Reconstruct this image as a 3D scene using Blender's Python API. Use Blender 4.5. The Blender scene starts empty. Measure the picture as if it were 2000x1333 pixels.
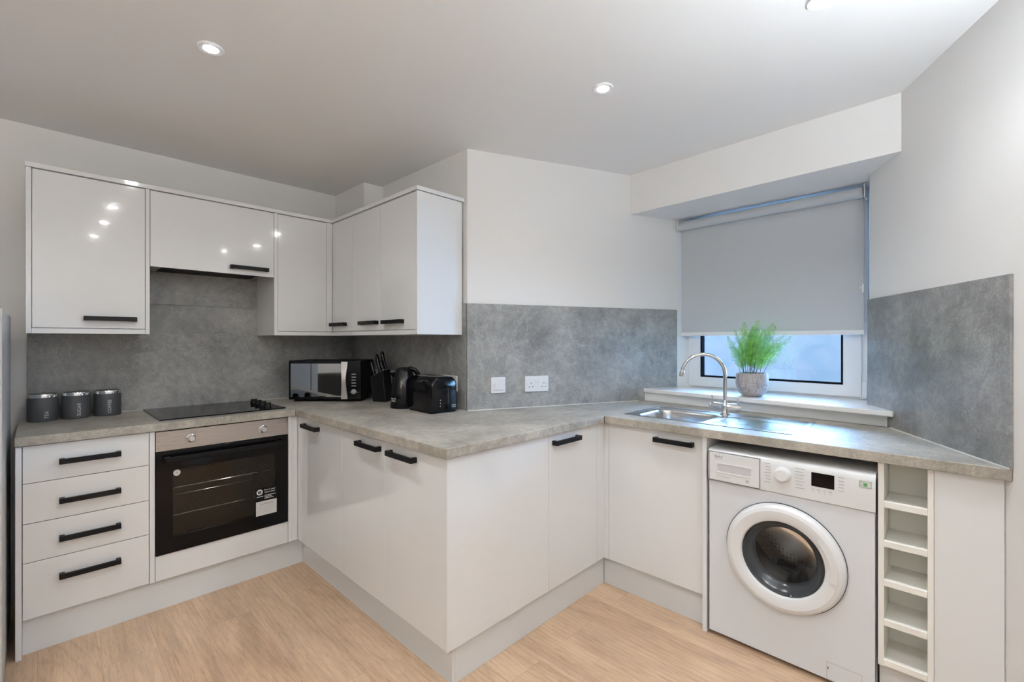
import bpy, bmesh, math, random
from mathutils import Vector, Matrix
from mathutils.geometry import tessellate_polygon
random.seed(7)
C = bpy.context.scene.collection
PI = math.pi
R = math.radians

# ------------------------------------------------------------------ camera
cam_d = bpy.data.cameras.new('camera'); cam = bpy.data.objects.new('camera', cam_d); C.objects.link(cam)
cam.location = (0, 0, 1.30); cam.rotation_euler = (R(90), 0, R(44.1 - 90))
cam_d.sensor_width = 36; cam_d.lens = 898.0 / 2000 * 36; cam_d.clip_start = 0.05
bpy.context.scene.camera = cam
FW = Vector((math.cos(R(44.1)), math.sin(R(44.1)), 0)); RT = Vector((math.sin(R(44.1)), -math.cos(R(44.1)), 0))

# ------------------------------------------------------------------ world
SKY = 44.0
w = bpy.data.worlds.new('sky'); bpy.context.scene.world = w; w.use_nodes = True
bg = w.node_tree.nodes['Background']; bg.inputs[0].default_value = (0.28, 0.56, 1.0, 1); bg.inputs[1].default_value = SKY
# daylight comes in through the window glass
pd = bpy.data.lights.new('window_daylight', 'AREA'); pd.shape = 'RECTANGLE'; pd.size = 1.0; pd.size_y = 1.15
pd.cycles.is_portal = True
pl = bpy.data.objects.new('window_daylight', pd); C.objects.link(pl)
pl.location = (3.20, 0.85, 1.55); pl.rotation_euler = (R(90), 0, R(90))
LAMP = 260.0            # face of each ceiling spotlight
SPOT = 17.0            # its beam, in watts
LAMP_COL = (0.965, 0.985, 1.0)
UPLIGHT = 300.0        # unseen uplighting floor lamps, two of them added only as fill

# ------------------------------------------------------------------ view
vs = bpy.context.scene.view_settings
vs.view_transform = 'Standard'; vs.look = 'None'; vs.gamma = 1; vs.use_curve_mapping = False; vs.exposure = 0.21
cy = bpy.context.scene.cycles
cy.max_bounces = 12; cy.diffuse_bounces = 6; cy.glossy_bounces = 5; cy.transmission_bounces = 6; cy.transparent_max_bounces = 10
cy.sample_clamp_indirect = 6; cy.use_denoising = True; cy.caustics_refractive = False; cy.blur_glossy = 0.5

# ------------------------------------------------------------------ materials
def mat(name, col=(0.8, 0.8, 0.8), rough=0.5, metal=0.0, coat=0.0, spec=0.5, trans=0.0, emit=None, es=0):
    m = bpy.data.materials.new(name); m.use_nodes = True
    b = m.node_tree.nodes['Principled BSDF']
    b.inputs['Base Color'].default_value = (*col, 1); b.inputs['Roughness'].default_value = rough
    b.inputs['Metallic'].default_value = metal; b.inputs['Coat Weight'].default_value = coat
    b.inputs['Coat Roughness'].default_value = 0.03; b.inputs['Specular IOR Level'].default_value = spec
    b.inputs['Transmission Weight'].default_value = trans
    if emit: b.inputs['Emission Color'].default_value = (*emit, 1); b.inputs['Emission Strength'].default_value = es
    return m
def N(m, t, **k):
    n = m.node_tree.nodes.new(t)
    for a, v in k.items():
        if hasattr(n, a): setattr(n, a, v)
        else: n.inputs[a].default_value = v
    return n
def L(m, a, ao, b, bi): m.node_tree.links.new(a.outputs[ao], b.inputs[bi])
def BS(m): return m.node_tree.nodes['Principled BSDF']
def coords(m, scale=(1, 1, 1), rot=(0, 0, 0)):
    t = N(m, 'ShaderNodeTexCoord'); mp = N(m, 'ShaderNodeMapping')
    mp.inputs['Scale'].default_value = scale; mp.inputs['Rotation'].default_value = rot
    L(m, t, 'Object', mp, 'Vector'); return mp
def noise(m, src, scale, detail=4, rough=0.5, dist=0.0):
    n = N(m, 'ShaderNodeTexNoise'); n.inputs['Scale'].default_value = scale; n.inputs['Detail'].default_value = detail
    n.inputs['Roughness'].default_value = rough; n.inputs['Distortion'].default_value = dist
    L(m, src, 0, n, 'Vector'); return n
def ramp(m, src, so, stops):
    r = N(m, 'ShaderNodeValToRGB'); e = r.color_ramp.elements
    while len(e) < len(stops): e.new(0.5)
    for i, (p, c) in enumerate(stops):
        e[i].position = p; e[i].color = (*c, 1) if isinstance(c, tuple) else (c, c, c, 1)
    L(m, src, so, r, 0); return r
def mix(m, fac, a, b, typ='MIX', f=None):
    n = N(m, 'ShaderNodeMix', data_type='RGBA', blend_type=typ)
    if f is not None: n.inputs[0].default_value = f
    else: L(m, fac[0], fac[1], n, 0)
    for s, i in ((a, 6), (b, 7)):
        if isinstance(s, tuple) and not hasattr(s[0], 'outputs'): n.inputs[i].default_value = (*s, 1)
        else: L(m, s[0], s[1], n, i)
    return n
def bump(m, src, so, strength, dist=0.001):
    b = N(m, 'ShaderNodeBump'); b.inputs['Strength'].default_value = strength; b.inputs['Distance'].default_value = dist
    L(m, src, so, b, 'Height'); L(m, b, 0, BS(m), 'Normal'); return b

M = {}
def paint(name, col, r=0.6):
    m = mat(name, col, r); c = coords(m); n = noise(m, c, 260, 3, 0.6); bump(m, n, 'Fac', 0.08, 0.0006); return m
M['wall'] = paint('white_wall_paint', (0.78, 0.78, 0.775))
M['ceil'] = paint('ceiling_paint', (0.80, 0.80, 0.795), 0.8)
M['gloss'] = mat('white_gloss_lacquer', (0.765, 0.785, 0.80), 0.10, coat=0.6)
M['white'] = mat('white_board', (0.765, 0.785, 0.80), 0.32)
M['plinth'] = mat('white_plinth_board', (0.70, 0.725, 0.745), 0.22)
M['cream'] = mat('warm_white_board', (0.87, 0.87, 0.825), 0.45)
M['black'] = mat('matt_black_metal', (0.004, 0.004, 0.005), 0.45, spec=0.18)
M['blackgloss'] = mat('black_gloss_plastic', (0.003, 0.003, 0.004), 0.12, spec=0.26)
M['blackmatt'] = mat('black_plastic', (0.003, 0.003, 0.0035), 0.5, spec=0.15)
M['blackglass'] = mat('black_glass', (0.002, 0.002, 0.0025), 0.04, spec=0.17)
M['chrome'] = mat('chrome', (0.78, 0.79, 0.80), 0.07, 1)
M['satin'] = mat('satin_silver', (0.62, 0.62, 0.62), 0.28, 1)
M['gasket'] = mat('black_window_rubber', (0.008, 0.008, 0.009), 1.0, spec=0.0)
M['rubber'] = mat('dark_gap', (0.02, 0.02, 0.022), 0.8)
M['plastic'] = mat('white_plastic', (0.765, 0.785, 0.805), 0.28)
M['enamel'] = mat('white_enamel', (0.72, 0.755, 0.80), 0.22, coat=0.3)
M['grey_ink'] = mat('grey_print', (0.22, 0.22, 0.23), 0.6)
M['recess_shade'] = mat('pale_recess_shade', (0.60, 0.61, 0.63), 0.4)
M['pale_ink'] = mat('pale_grey_print', (0.50, 0.50, 0.51), 0.6)
M['white_ink'] = mat('white_print', (0.62, 0.62, 0.62), 0.5)
M['green_ink'] = mat('green_print', (0.10, 0.32, 0.12), 0.6)
M['upvc'] = mat('white_window_plastic', (0.80, 0.81, 0.82), 0.22)
M['sill'] = mat('white_sill_gloss_paint', (0.80, 0.80, 0.795), 0.18)
M['seal'] = mat('white_sealant', (0.72, 0.72, 0.70), 0.4)
M['uplamp'] = mat('uplighter_light', (1, 1, 1), 0.5, emit=(0.82, 0.915, 1.0), es=UPLIGHT)
M['fill_warm'] = mat('warm_fill_light', (1, 1, 1), 0.5, emit=(1.0, 0.90, 0.76), es=UPLIGHT * 1.8)  # emitter of the fill lamp added beside the sofa
M['fill_dim'] = mat('dimmed_fill_light', (1, 1, 1), 0.5, emit=(0.82, 0.915, 1.0), es=UPLIGHT * 0.34)  # weaker emitter of the fill lamp added by the right wall
M['lamp'] = mat('lamp_light', (1, 1, 1), 0.5, emit=LAMP_COL, es=LAMP)

def concrete(name, dark, mid, light, vein, warm=0.0, rough=0.42, streak=(1, 1, 1)):
    m = mat(name, mid, rough)
    c = coords(m, streak)
    n1 = noise(m, c, 3.2, 10, 0.60, 0.15)
    r1 = ramp(m, n1, 'Fac', [(0.36, dark), (0.50, mid), (0.66, light)])
    n2 = noise(m, c, 26, 8, 0.75, 0.3)
    r2 = ramp(m, n2, 'Fac', [(0.34, 0.38), (0.50, 0.50), (0.66, 0.62)])
    a = mix(m, None, (r1, 0), (r2, 0), 'OVERLAY', 0.85)
    n3 = noise(m, c, 1.9, 14, 0.72, 0.5)                                  # pale trowel scratches
    r3 = ramp(m, n3, 'Fac', [(0.515, 0.0), (0.522, 0.5), (0.532, 0.0)])
    n5 = noise(m, c, 7, 6, 0.7, 0.0)
    r5 = ramp(m, n5, 'Fac', [(0.52, 0.0), (0.70, 0.40)])                 # pale dry patches
    b0 = mix(m, (r5, 0), (a, 2), light)
    n4 = noise(m, c, 140, 2, 0.5); r4 = ramp(m, n4, 'Fac', [(0.35, 0.40), (0.65, 0.60)])
    b = mix(m, (r3, 0), (b0, 2), vein)
    d = mix(m, None, (b, 2), (r4, 0), 'OVERLAY', 0.5)
    L(m, d, 2, BS(m), 'Base Color')
    bump(m, n2, 'Fac', 0.12, 0.0006)
    return m
M['splash'] = concrete('concrete_effect_panel', (0.185, 0.188, 0.190), (0.265, 0.268, 0.268), (0.345, 0.347, 0.342), (0.45, 0.45, 0.445), rough=0.36)
M['worktop'] = concrete('concrete_effect_worktop', (0.245, 0.228, 0.198), (0.345, 0.325, 0.285), (0.445, 0.42, 0.37), (0.52, 0.495, 0.44), rough=0.46)

def oak():
    m = mat('oak_floor_boards', (0.5, 0.35, 0.25), 0.40)
    c = coords(m, (1, 1, 1), (0, 0, R(90)))
    br = N(m, 'ShaderNodeTexBrick'); br.offset = 0.37; br.offset_frequency = 2
    for k, v in (('Scale', 1.0), ('Mortar Size', 0.0007), ('Mortar Smooth', 0.1), ('Brick Width', 1.22), ('Row Height', 0.178), ('Bias', 0.0)):
        br.inputs[k].default_value = v
    br.inputs['Color1'].default_value = (0, 0, 0, 1); br.inputs['Color2'].default_value = (1, 1, 1, 1); br.inputs['Mortar'].default_value = (0.5, 0.5, 0.5, 1)
    L(m, c, 0, br, 'Vector')
    off = N(m, 'ShaderNodeVectorMath', operation='MULTIPLY_ADD')
    L(m, br, 'Color', off, 0); off.inputs[1].default_value = (7.3, 3.1, 5.0); L(m, c, 0, off, 2)
    def st(sx, sy):
        q = N(m, 'ShaderNodeMapping'); q.inputs['Scale'].default_value = (sx, sy, 1); L(m, off, 0, q, 'Vector'); return q
    g1 = noise(m, st(0.8, 3.2), 2.2, 5, 0.55, 0.6)
    r1 = ramp(m, g1, 'Fac', [(0.30, (0.42, 0.285, 0.187)), (0.44, (0.495, 0.342, 0.228)), (0.57, (0.565, 0.400, 0.270)), (0.74, (0.635, 0.460, 0.318))])
    g2 = noise(m, st(4.0, 60), 3.0, 9, 0.74, 0.7)
    r2 = ramp(m, g2, 'Fac', [(0.32, 0.28), (0.47, 0.50), (0.70, 0.60)])
    a = mix(m, None, (r1, 0), (r2, 0), 'OVERLAY', 0.85)
    wv = N(m, 'ShaderNodeTexWave', wave_type='RINGS', rings_direction='Z'); wv.inputs['Scale'].default_value = 5.0
    wv.inputs['Distortion'].default_value = 4.5; wv.inputs['Detail'].default_value = 4; wv.inputs['Detail Scale'].default_value = 0.9; wv.inputs['Detail Roughness'].default_value = 0.6
    L(m, st(0.45, 2.6), 0, wv, 'Vector')                                   # cathedral grain
    r3 = ramp(m, wv, 'Fac', [(0.0, 0.36), (0.22, 0.49), (1.0, 0.52)])
    b = mix(m, None, (a, 2), (r3, 0), 'OVERLAY', 0.38)
    kn = noise(m, st(1.3, 7), 2.4, 6, 0.65, 0.6)                            # smoky grey patches of the grain
    r4 = ramp(m, kn, 'Fac', [(0.50, 0.0), (0.68, 0.60)])
    d = mix(m, (r4, 0), (b, 2), (0.40, 0.288, 0.205))
    pb = mix(m, None, (d, 2), (br, 'Color'), 'SOFT_LIGHT', 0.10)
    e = mix(m, (br, 'Fac'), (pb, 2), (0.33, 0.225, 0.150))
    L(m, e, 2, BS(m), 'Base Color')
    bump(m, g2, 'Fac', 0.12, 0.0005)
    return m
M['floor'] = oak()

def brushed():
    m = mat('brushed_steel', (0.50, 0.475, 0.46), 0.30, 1); c = coords(m, (2, 2, 160)); n = noise(m, c, 4, 4, 0.6)
    r = ramp(m, n, 'Fac', [(0.3, 0.24), (0.7, 0.42)]); L(m, r, 0, BS(m), 'Roughness'); return m
M['steel'] = brushed()
M['sink'] = mat('stainless_sink_steel', (0.60, 0.60, 0.60), 0.24, 1)
def fabric():
    m = mat('grey_blind_fabric', (0.335, 0.345, 0.355), 0.85, spec=0.2); c = coords(m); n = noise(m, c, 420, 2, 0.5)
    r = ramp(m, n, 'Fac', [(0.3, (0.50, 0.53, 0.56)), (0.7, (0.55, 0.58, 0.61))]); L(m, r, 0, BS(m), 'Base Color'); return m
M['fabric'] = fabric()
def leather():
    m = mat('dark_grey_canister_skin', (0.05, 0.052, 0.058), 0.55); c = coords(m)
    v = N(m, 'ShaderNodeTexVoronoi'); v.inputs['Scale'].default_value = 420; L(m, c, 0, v, 'Vector'); bump(m, v, 'Distance', 0.5, 0.0008); return m
M['canister'] = leather()
def potmat():
    m = mat('washed_stone_pot', (0.42, 0.38, 0.36), 0.8)
    c = coords(m, (1, 1, 1)); a = noise(m, coords(m, (34, 34, 3)), 3, 5, 0.7, 0.6); b = noise(m, coords(m, (4, 4, 60)), 3, 4, 0.7, 0.5)
    r1 = ramp(m, a, 'Fac', [(0.36, (0.22, 0.185, 0.17)), (0.48, (0.36, 0.32, 0.305)), (0.7, (0.46, 0.42, 0.405))])
    r2 = ramp(m, b, 'Fac', [(0.36, 0.33), (0.5, 0.52), (0.7, 0.56)])
    d = mix(m, None, (r1, 0), (r2, 0), 'OVERLAY', 0.8); L(m, d, 2, BS(m), 'Base Color'); bump(m, a, 'Fac', 0.5, 0.002); return m
M['pot'] = potmat()
def leafmat():
    m = mat('fern_green', (0.10, 0.30, 0.035), 0.5); c = coords(m); n = noise(m, c, 30, 2, 0.5)
    r = ramp(m, n, 'Fac', [(0.3, (0.08, 0.29, 0.03)), (0.7, (0.24, 0.56, 0.07))]); L(m, r, 0, BS(m), 'Base Color')
    BS(m).inputs['Subsurface Weight'].default_value = 0.0
    return m
M['leaf'] = leafmat(); M['stem'] = mat('dark_stem', (0.03, 0.035, 0.025), 0.6); M['soil'] = mat('potting_soil', (0.03, 0.022, 0.016), 0.95)
def glassm(name, tint, refl=1.0, f0=1.45):
    m = bpy.data.materials.new(name); m.use_nodes = True; nt = m.node_tree; nt.nodes.clear()
    o = nt.nodes.new('ShaderNodeOutputMaterial'); t = nt.nodes.new('ShaderNodeBsdfTransparent'); g = nt.nodes.new('ShaderNodeBsdfGlossy')
    fr = nt.nodes.new('ShaderNodeFresnel'); fr.inputs['IOR'].default_value = f0; mx = nt.nodes.new('ShaderNodeMixShader')
    t.inputs[0].default_value = (*tint, 1); g.inputs['Roughness'].default_value = 0.02; g.inputs[0].default_value = (refl, refl, refl, 1)
    nt.links.new(fr.outputs[0], mx.inputs[0]); nt.links.new(t.outputs[0], mx.inputs[1]); nt.links.new(g.outputs[0], mx.inputs[2]); nt.links.new(mx.outputs[0], o.inputs[0])
    return m
M['glass'] = glassm('window_glass', (0.93, 0.96, 0.97))
M['ovenglass'] = glassm('tinted_oven_glass', (0.62, 0.60, 0.565), 0.8, 1.4)
M['doorglass'] = glassm('washer_door_glass', (0.74, 0.75, 0.76), 1.0, 1.38)
M['cavity'] = mat('dark_oven_enamel', (0.42, 0.385, 0.345), 0.4)
M['mirror'] = mat('mirrored_dark_glass', (0.46, 0.46, 0.45), 0.03, 1)
def outside():
    m = mat('pale_rendered_wall', (0.6, 0.62, 0.62), 0.9); c = coords(m); n = noise(m, c, 3.2, 8, 0.65, 0.8)
    r = ramp(m, n, 'Fac', [(0.36, (0.026, 0.021, 0.0175)), (0.50, (0.041, 0.0265, 0.0205)), (0.66, (0.050, 0.031, 0.0235))]); L(m, r, 0, BS(m), 'Base Color'); return m
M['outside'] = outside()
def drummat():
    m = mat('perforated_drum_steel', (0.40, 0.40, 0.40), 0.25, 1)
    t = N(m, 'ShaderNodeTexCoord'); v = N(m, 'ShaderNodeTexVoronoi'); v.inputs['Scale'].default_value = 62; v.inputs['Randomness'].default_value = 0.15
    L(m, t, 'Object', v, 'Vector'); r = ramp(m, v, 'Distance', [(0.20, 0.02), (0.26, 0.38)]); L(m, r, 0, BS(m), 'Base Color'); return m
M['drum'] = drummat()
M['greysteel'] = mat('dark_grey_bezel', (0.028, 0.031, 0.035), 0.2)
M['fridge'] = mat('pale_silver_fridge', (0.46, 0.465, 0.47), 0.38, 0.0)

# ------------------------------------------------------------------ builders
W = {}
def tag(o, label=None, cat=None, group=None, kind=None):
    if label: o['label'] = label
    if cat: o['category'] = cat
    if group: o['group'] = group
    if kind: o['kind'] = kind
    return o
def thing(name, label, cat, loc=(0, 0, 0), rz=0, group=None, kind=None):
    o = bpy.data.objects.new(name, None); C.objects.link(o); o.empty_display_size = 0.05
    o.location = loc; o.rotation_euler = (0, 0, rz)
    W[o.name] = Matrix.Translation(loc) @ Matrix.Rotation(rz, 4, 'Z')
    return tag(o, label, cat, group, kind)
def obj(name, bm, m, parent=None, bev=0, smooth=False, local=False, seg=2, ang=35, label=None):
    """link bm as ONE mesh object; its vertices are in world space unless local, when they are in the parent's space"""
    bmesh.ops.recalc_face_normals(bm, faces=bm.faces[:])
    Mp = W[parent.name] if parent else Matrix.Identity(4)
    if parent and not local: bmesh.ops.transform(bm, matrix=Mp.inverted(), verts=bm.verts[:])
    if smooth:
        for f in bm.faces: f.smooth = True
        for e in bm.edges:
            if len(e.link_faces) == 2 and e.calc_face_angle(0) > R(ang): e.smooth = False
    me = bpy.data.meshes.new(name); bm.to_mesh(me); bm.free()
    for x in (m if isinstance(m, (list, tuple)) else [m]): me.materials.append(x)
    o = bpy.data.objects.new(name, me); C.objects.link(o)
    if parent: o.parent = parent
    W[o.name] = Mp.copy()
    if bev:
        b = o.modifiers.new('bevel', 'BEVEL'); b.width = bev; b.segments = seg; b.limit_method = 'ANGLE'; b.angle_limit = R(40)
    if label: o['label'] = label
    return o
def B(): return bmesh.new()
def box(bm, x0, x1, y0, y1, z0, z1, mi=0):
    x0, x1 = min(x0, x1), max(x0, x1); y0, y1 = min(y0, y1), max(y0, y1); z0, z1 = min(z0, z1), max(z0, z1)
    v = [bm.verts.new((x, y, z)) for z in (z0, z1) for y in (y0, y1) for x in (x0, x1)]
    for f in ((0, 1, 3, 2), (4, 5, 7, 6), (0, 1, 5, 4), (2, 3, 7, 6), (0, 2, 6, 4), (1, 3, 7, 5)):
        bm.faces.new([v[i] for i in f]).material_index = mi
    return bm
def bx(*a): return box(B(), *a)
def prism(bm, pts, z0, z1, holes=()):
    loops = [list(pts)] + [list(h) for h in holes]
    flat = [p for l in loops for p in l]
    tris = tessellate_polygon([[Vector((p[0], p[1], 0)) for p in l] for l in loops]) if holes else None
    lo = [bm.verts.new((p[0], p[1], z0)) for p in flat]; hi = [bm.verts.new((p[0], p[1], z1)) for p in flat]
    if holes:
        for t in tris: bm.faces.new([hi[i] for i in t]); bm.faces.new([lo[i] for i in t])
    else:
        bm.faces.new(hi); bm.faces.new(lo[::-1])
    k = 0
    for l in loops:
        n = len(l)
        for i in range(n): bm.faces.new((lo[k + i], lo[k + (i + 1) % n], hi[k + (i + 1) % n], hi[k + i]))
        k += n
    return bm
def ring(bm, a, b, y0, y1, axis='y'):
    """rectangular frame: a=(x0,x1,z0,z1) outer, b inner, from y0 to y1 in depth (axis x or y)"""
    def P(u, d, z): return (u, d, z) if axis == 'y' else (d, u, z)
    def rect(r, d): return [bm.verts.new(P(u, d, z)) for u, z in ((r[0], r[2]), (r[1], r[2]), (r[1], r[3]), (r[0], r[3]))]
    o0, i0, o1, i1 = rect(a, y0), rect(b, y0), rect(a, y1), rect(b, y1)
    for i in range(4):
        j = (i + 1) % 4
        for q in ((o0[i], o0[j], i0[j], i0[i]), (o1[i], o1[j], i1[j], i1[i]), (o0[i], o0[j], o1[j], o1[i]), (i0[i], i0[j], i1[j], i1[i])): bm.faces.new(q)
    return bm
def lathe(bm, prof, n=48, c=(0, 0, 0), axis='z', closed=False):
    """prof = [(radius, height)...]"""
    rows = []
    for r, h in prof:
        row = []
        if r < 1e-6: row = [bm.verts.new((0, 0, h))]
        else: row = [bm.verts.new((r * math.cos(2 * PI * i / n), r * math.sin(2 * PI * i / n), h)) for i in range(n)]
        rows.append(row)
    vs_ = [v for r in rows for v in r]
    pr = list(zip(rows, rows[1:])) + ([(rows[-1], rows[0])] if closed else [])
    for a, b in pr:
        for i in range(n):
            j = (i + 1) % n
            if len(a) == 1 and len(b) == 1: continue
            if len(a) == 1: bm.faces.new((a[0], b[i], b[j]))
            elif len(b) == 1: bm.faces.new((a[i], a[j], b[0]))
            else: bm.faces.new((a[i], a[j], b[j], b[i]))
    if axis == '-x': bmesh.ops.transform(bm, matrix=Matrix.Rotation(R(-90), 4, 'Y'), verts=vs_)
    if axis == '-y': bmesh.ops.transform(bm, matrix=Matrix.Rotation(R(90), 4, 'X'), verts=vs_)
    bmesh.ops.translate(bm, vec=c, verts=vs_)
    return bm
def tube(bm, pts, r, n=12, caps=True):
    pts = [Vector(p) for p in pts]; rr = r if isinstance(r, (list, tuple)) else [r] * len(pts)
    rows = []; up = Vector((0, 0, 1))
    t0 = (pts[1] - pts[0]).normalized()
    if abs(t0.dot(up)) > 0.9: up = Vector((1, 0, 0))
    nrm = (up - t0 * up.dot(t0)).normalized()
    for i, p in enumerate(pts):
        t = (pts[min(i + 1, len(pts) - 1)] - pts[max(i - 1, 0)]).normalized()
        nrm = (nrm - t * nrm.dot(t)).normalized(); bn = t.cross(nrm)
        rows.append([bm.verts.new(p + (nrm * math.cos(2 * PI * k / n) + bn * math.sin(2 * PI * k / n)) * rr[i]) for k in range(n)])
    for a, b in zip(rows, rows[1:]):
        for k in range(n): bm.faces.new((a[k], a[(k + 1) % n], b[(k + 1) % n], b[k]))
    if caps: bm.faces.new(rows[0]); bm.faces.new(rows[-1])
    return bm
def text(name, s, size, origin, right, up, m, parent, align='CENTER', ext=0.0002, local=False, space=1.0):
    cu = bpy.data.curves.new(name, 'FONT'); cu.body = s; cu.size = size; cu.align_x = align; cu.align_y = 'CENTER'; cu.extrude = ext
    cu.space_line = space; cu.resolution_u = 3
    t = bpy.data.objects.new(name + '_source', cu); C.objects.link(t)
    dg = bpy.context.evaluated_depsgraph_get(); me = bpy.data.meshes.new_from_object(t.evaluated_get(dg))
    bpy.data.objects.remove(t)
    r = Vector(right).normalized(); u = Vector(up).normalized(); n = r.cross(u)
    mt = Matrix(((r.x, u.x, n.x, origin[0]), (r.y, u.y, n.y, origin[1]), (r.z, u.z, n.z, origin[2]), (0, 0, 0, 1)))
    bm = B(); bm.from_mesh(me); bmesh.ops.transform(bm, matrix=mt, verts=bm.verts[:])
    return obj(name, bm, m, parent, local=local)

# ------------------------------------------------------------------ plan of the room
H = 2.38
S = Vector((2.86, 0.312)); eR = Vector((0.877, 0.480)).normalized(); nR = Vector((-eR.y, eR.x))      # right wall, nR points into the room
SW = Vector((1.68, 1.977)); SE = Vector((3.035, 1.380)); eA = (SE - SW).normalized(); nA = Vector((eA.y, -eA.x))   # splayed wall, nA into the room
def struct(name, bm, m, **k): return tag(obj(name, bm, m, **k), kind='structure')
struct('floor', bx(-2.5, 3.3, -2.9, 3.45, -0.1, 0), M['floor'])
struct('ceiling', bx(-2.5, 3.3, -2.9, 3.45, H, H + 0.12), M['ceil'])
struct('wall_left', bx(-2.4, 1.80, 3.33, 3.45, 0, H), M['wall'])
struct('wall_corner', prism(B(), [(1.68, 1.977), (1.80, 1.95), (1.80, 3.33), (1.68, 3.33)], 0, H), M['wall'])
struct('wall_splayed', prism(B(), [(1.68, 1.977), (3.035, 1.380), (3.115, 1.345), (3.30, 1.345), (3.30, 1.55), (1.80, 2.20), (1.80, 1.98)], 0, H), M['wall'])
E_ = S - eR * 6.0
struct('wall_right', prism(B(), [(S.x, S.y), (3.075, 0.335), (3.30, 0.335), (3.30, 0.15), (2.98, 0.15), (E_.x + 0.06, E_.y - 0.10), (E_.x, E_.y)], 0, H), M['wall'])
struct('wall_back', bx(-2.5, -2.4, -2.9, 3.45, 0, H), M['wall'])
struct('wall_window', prism(B(), [(3.12, 0.33), (3.30, 0.33), (3.30, 1.36), (3.14, 1.36)], 0, 0.965), M['wall'])
struct('trim_1', prism(B(), [(2.69, 1.540), (2.61, 0.168), (S.x, S.y), (3.08, 0.33), (3.30, 0.33), (3.30, 1.36), (3.115, 1.345), (3.035, 1.380)], 2.125, H), M['wall'])
struct('trim_2', bx(1.545, 1.68, 2.90, 3.33, 2.108, H), M['wall'])
struct('ground', bx(3.3, 7, -3, 5, -0.6, -0.5), M['outside'])
struct('wall_garden', bx(4.7, 4.9, 0.48, 2.10, -0.5, 1.46), M['outside'])

# ------------------------------------------------------------------ window
def frame_of(p, ang): return Matrix.Translation(p) @ Matrix.Rotation(ang, 4, 'Z')
wa = math.atan2(0.995, 0.04); wl = 0.9958
win = thing('window_1', None, None, (3.07, 0.345, 0), wa, kind='structure')
obj('outer_frame', ring(B(), (-0.005, wl + 0.012, 0.972, 2.125), (0.035, wl - 0.035, 1.015, 2.085), -0.065, 0.0), M['upvc'], win, 0.003, local=True)
sash = obj('sash', ring(B(), (0.022, 0.976, 0.998, 2.10), (0.108, 0.886, 1.066, 2.03), -0.022, 0.016), M['upvc'], win, 0.004, local=True)
obj('gasket', ring(B(), (0.103, 0.891, 1.061, 2.035), (0.1125, 0.8805, 1.0705, 2.025), -0.023, 0.0175), M['gasket'], sash, local=True, label='thin black rubber seal')
obj('window_pane', bx(0.106, 0.888, -0.016, -0.010, 1.064, 2.032), M['glass'], win, local=True)
hb = B(); box(hb, -0.002, 0.020, 0.0, 0.022, 1.0, 1.085); box(hb, 0.0, 0.028, 0.002, 0.018, 0.990, 1.0)
obj('hinge_cover', hb, M['plastic'], win, 0.002, local=True)
sill = prism(B(), [(2.778, 1.493), (3.035, 1.380), (3.115, 1.345), (3.08, 0.335), (S.x, S.y), (2.655, 0.2), (2.628, 0.206)], 0.963, 0.987)
obj('window_sill', sill, M['sill'], win, 0.004)
ap = prism(B(), [(2.786, 1.487), (2.835, 1.467), (2.735, 0.245), (2.690, 0.2185), (2.688, 0.2175)], 0.9095, 0.963)
obj('sill_front', ap, M['white'], win)
# the return end of the sill box by the right wall
# ------------------------------------------------------------------ roller blind
ba = math.atan2(1.018, 0.04)
bl = thing('roller_blind', 'grey roller blind pulled down over most of the window', 'blind', (3.01, 0.347, 0), ba)
obj('fabric', bx(0.008, 1.010, -0.0195, -0.0185, 1.358, 2.085), M['fabric'], bl, local=True)
rb = B(); lathe(rb, [(0.0, 0.0), (0.029, 0.0), (0.029, 1.006), (0.0, 1.006)], 32)
bmesh.ops.transform(rb, matrix=Matrix.Translation((0.006, 0.004, 2.079)) @ Matrix.Rotation(R(90), 4, 'Y'), verts=rb.verts[:])
obj('fabric_roll', rb, M['fabric'], bl, local=True, smooth=True)
obj('hem_bar', bx(0.006, 1.012, -0.024, -0.014, 1.334, 1.359), M['upvc'], bl, 0.002, local=True, label='white bottom bar')
for x in (-0.006, 1.012):
    b = B(); box(b, x, x + 0.007, -0.03, 0.035, 2.045, 2.115); obj('bracket', b, M['plastic'], bl, 0.002, local=True)
cb = B()
for (x, y, z0, z1) in ((-0.0035, 0.018, 1.40, 2.05), (-0.0035, 0.032, 1.42, 2.05)):
    z = z0
    while z < z1:
        bmesh.ops.create_icosphere(cb, subdivisions=1, radius=0.0021, matrix=Matrix.Translation((x, y, z))); z += 0.0056
    tube(cb, [(x, y, z0), (x, y, z1)], 0.0007, 5)
tube(cb, [(-0.0035, 0.018, 1.40), (-0.0035, 0.021, 1.393), (-0.0035, 0.028, 1.395), (-0.0035, 0.032, 1.42)], 0.001, 5)
obj('pull_chain', cb, M['satin'], bl, local=True, smooth=True)
ch = B(); box(ch, -0.018, -0.012, 0.155, 0.175, 1.545, 1.585); tube(ch, [(-0.012, 0.165, 1.57), (-0.004, 0.165, 1.567), (-0.001, 0.165, 1.575)], 0.002, 8)
bmesh.ops.translate(ch, vec=(0.003, -0.04, 0), verts=ch.verts[:])
cc = obj('chain_cleat', ch, M['plastic'], None); 
for v in cc.data.vertices: v.co = frame_of((3.01, 0.347, 0), ba) @ v.co
tag(cc, 'small clear hook on wall beside blind chain', 'hook')

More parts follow.
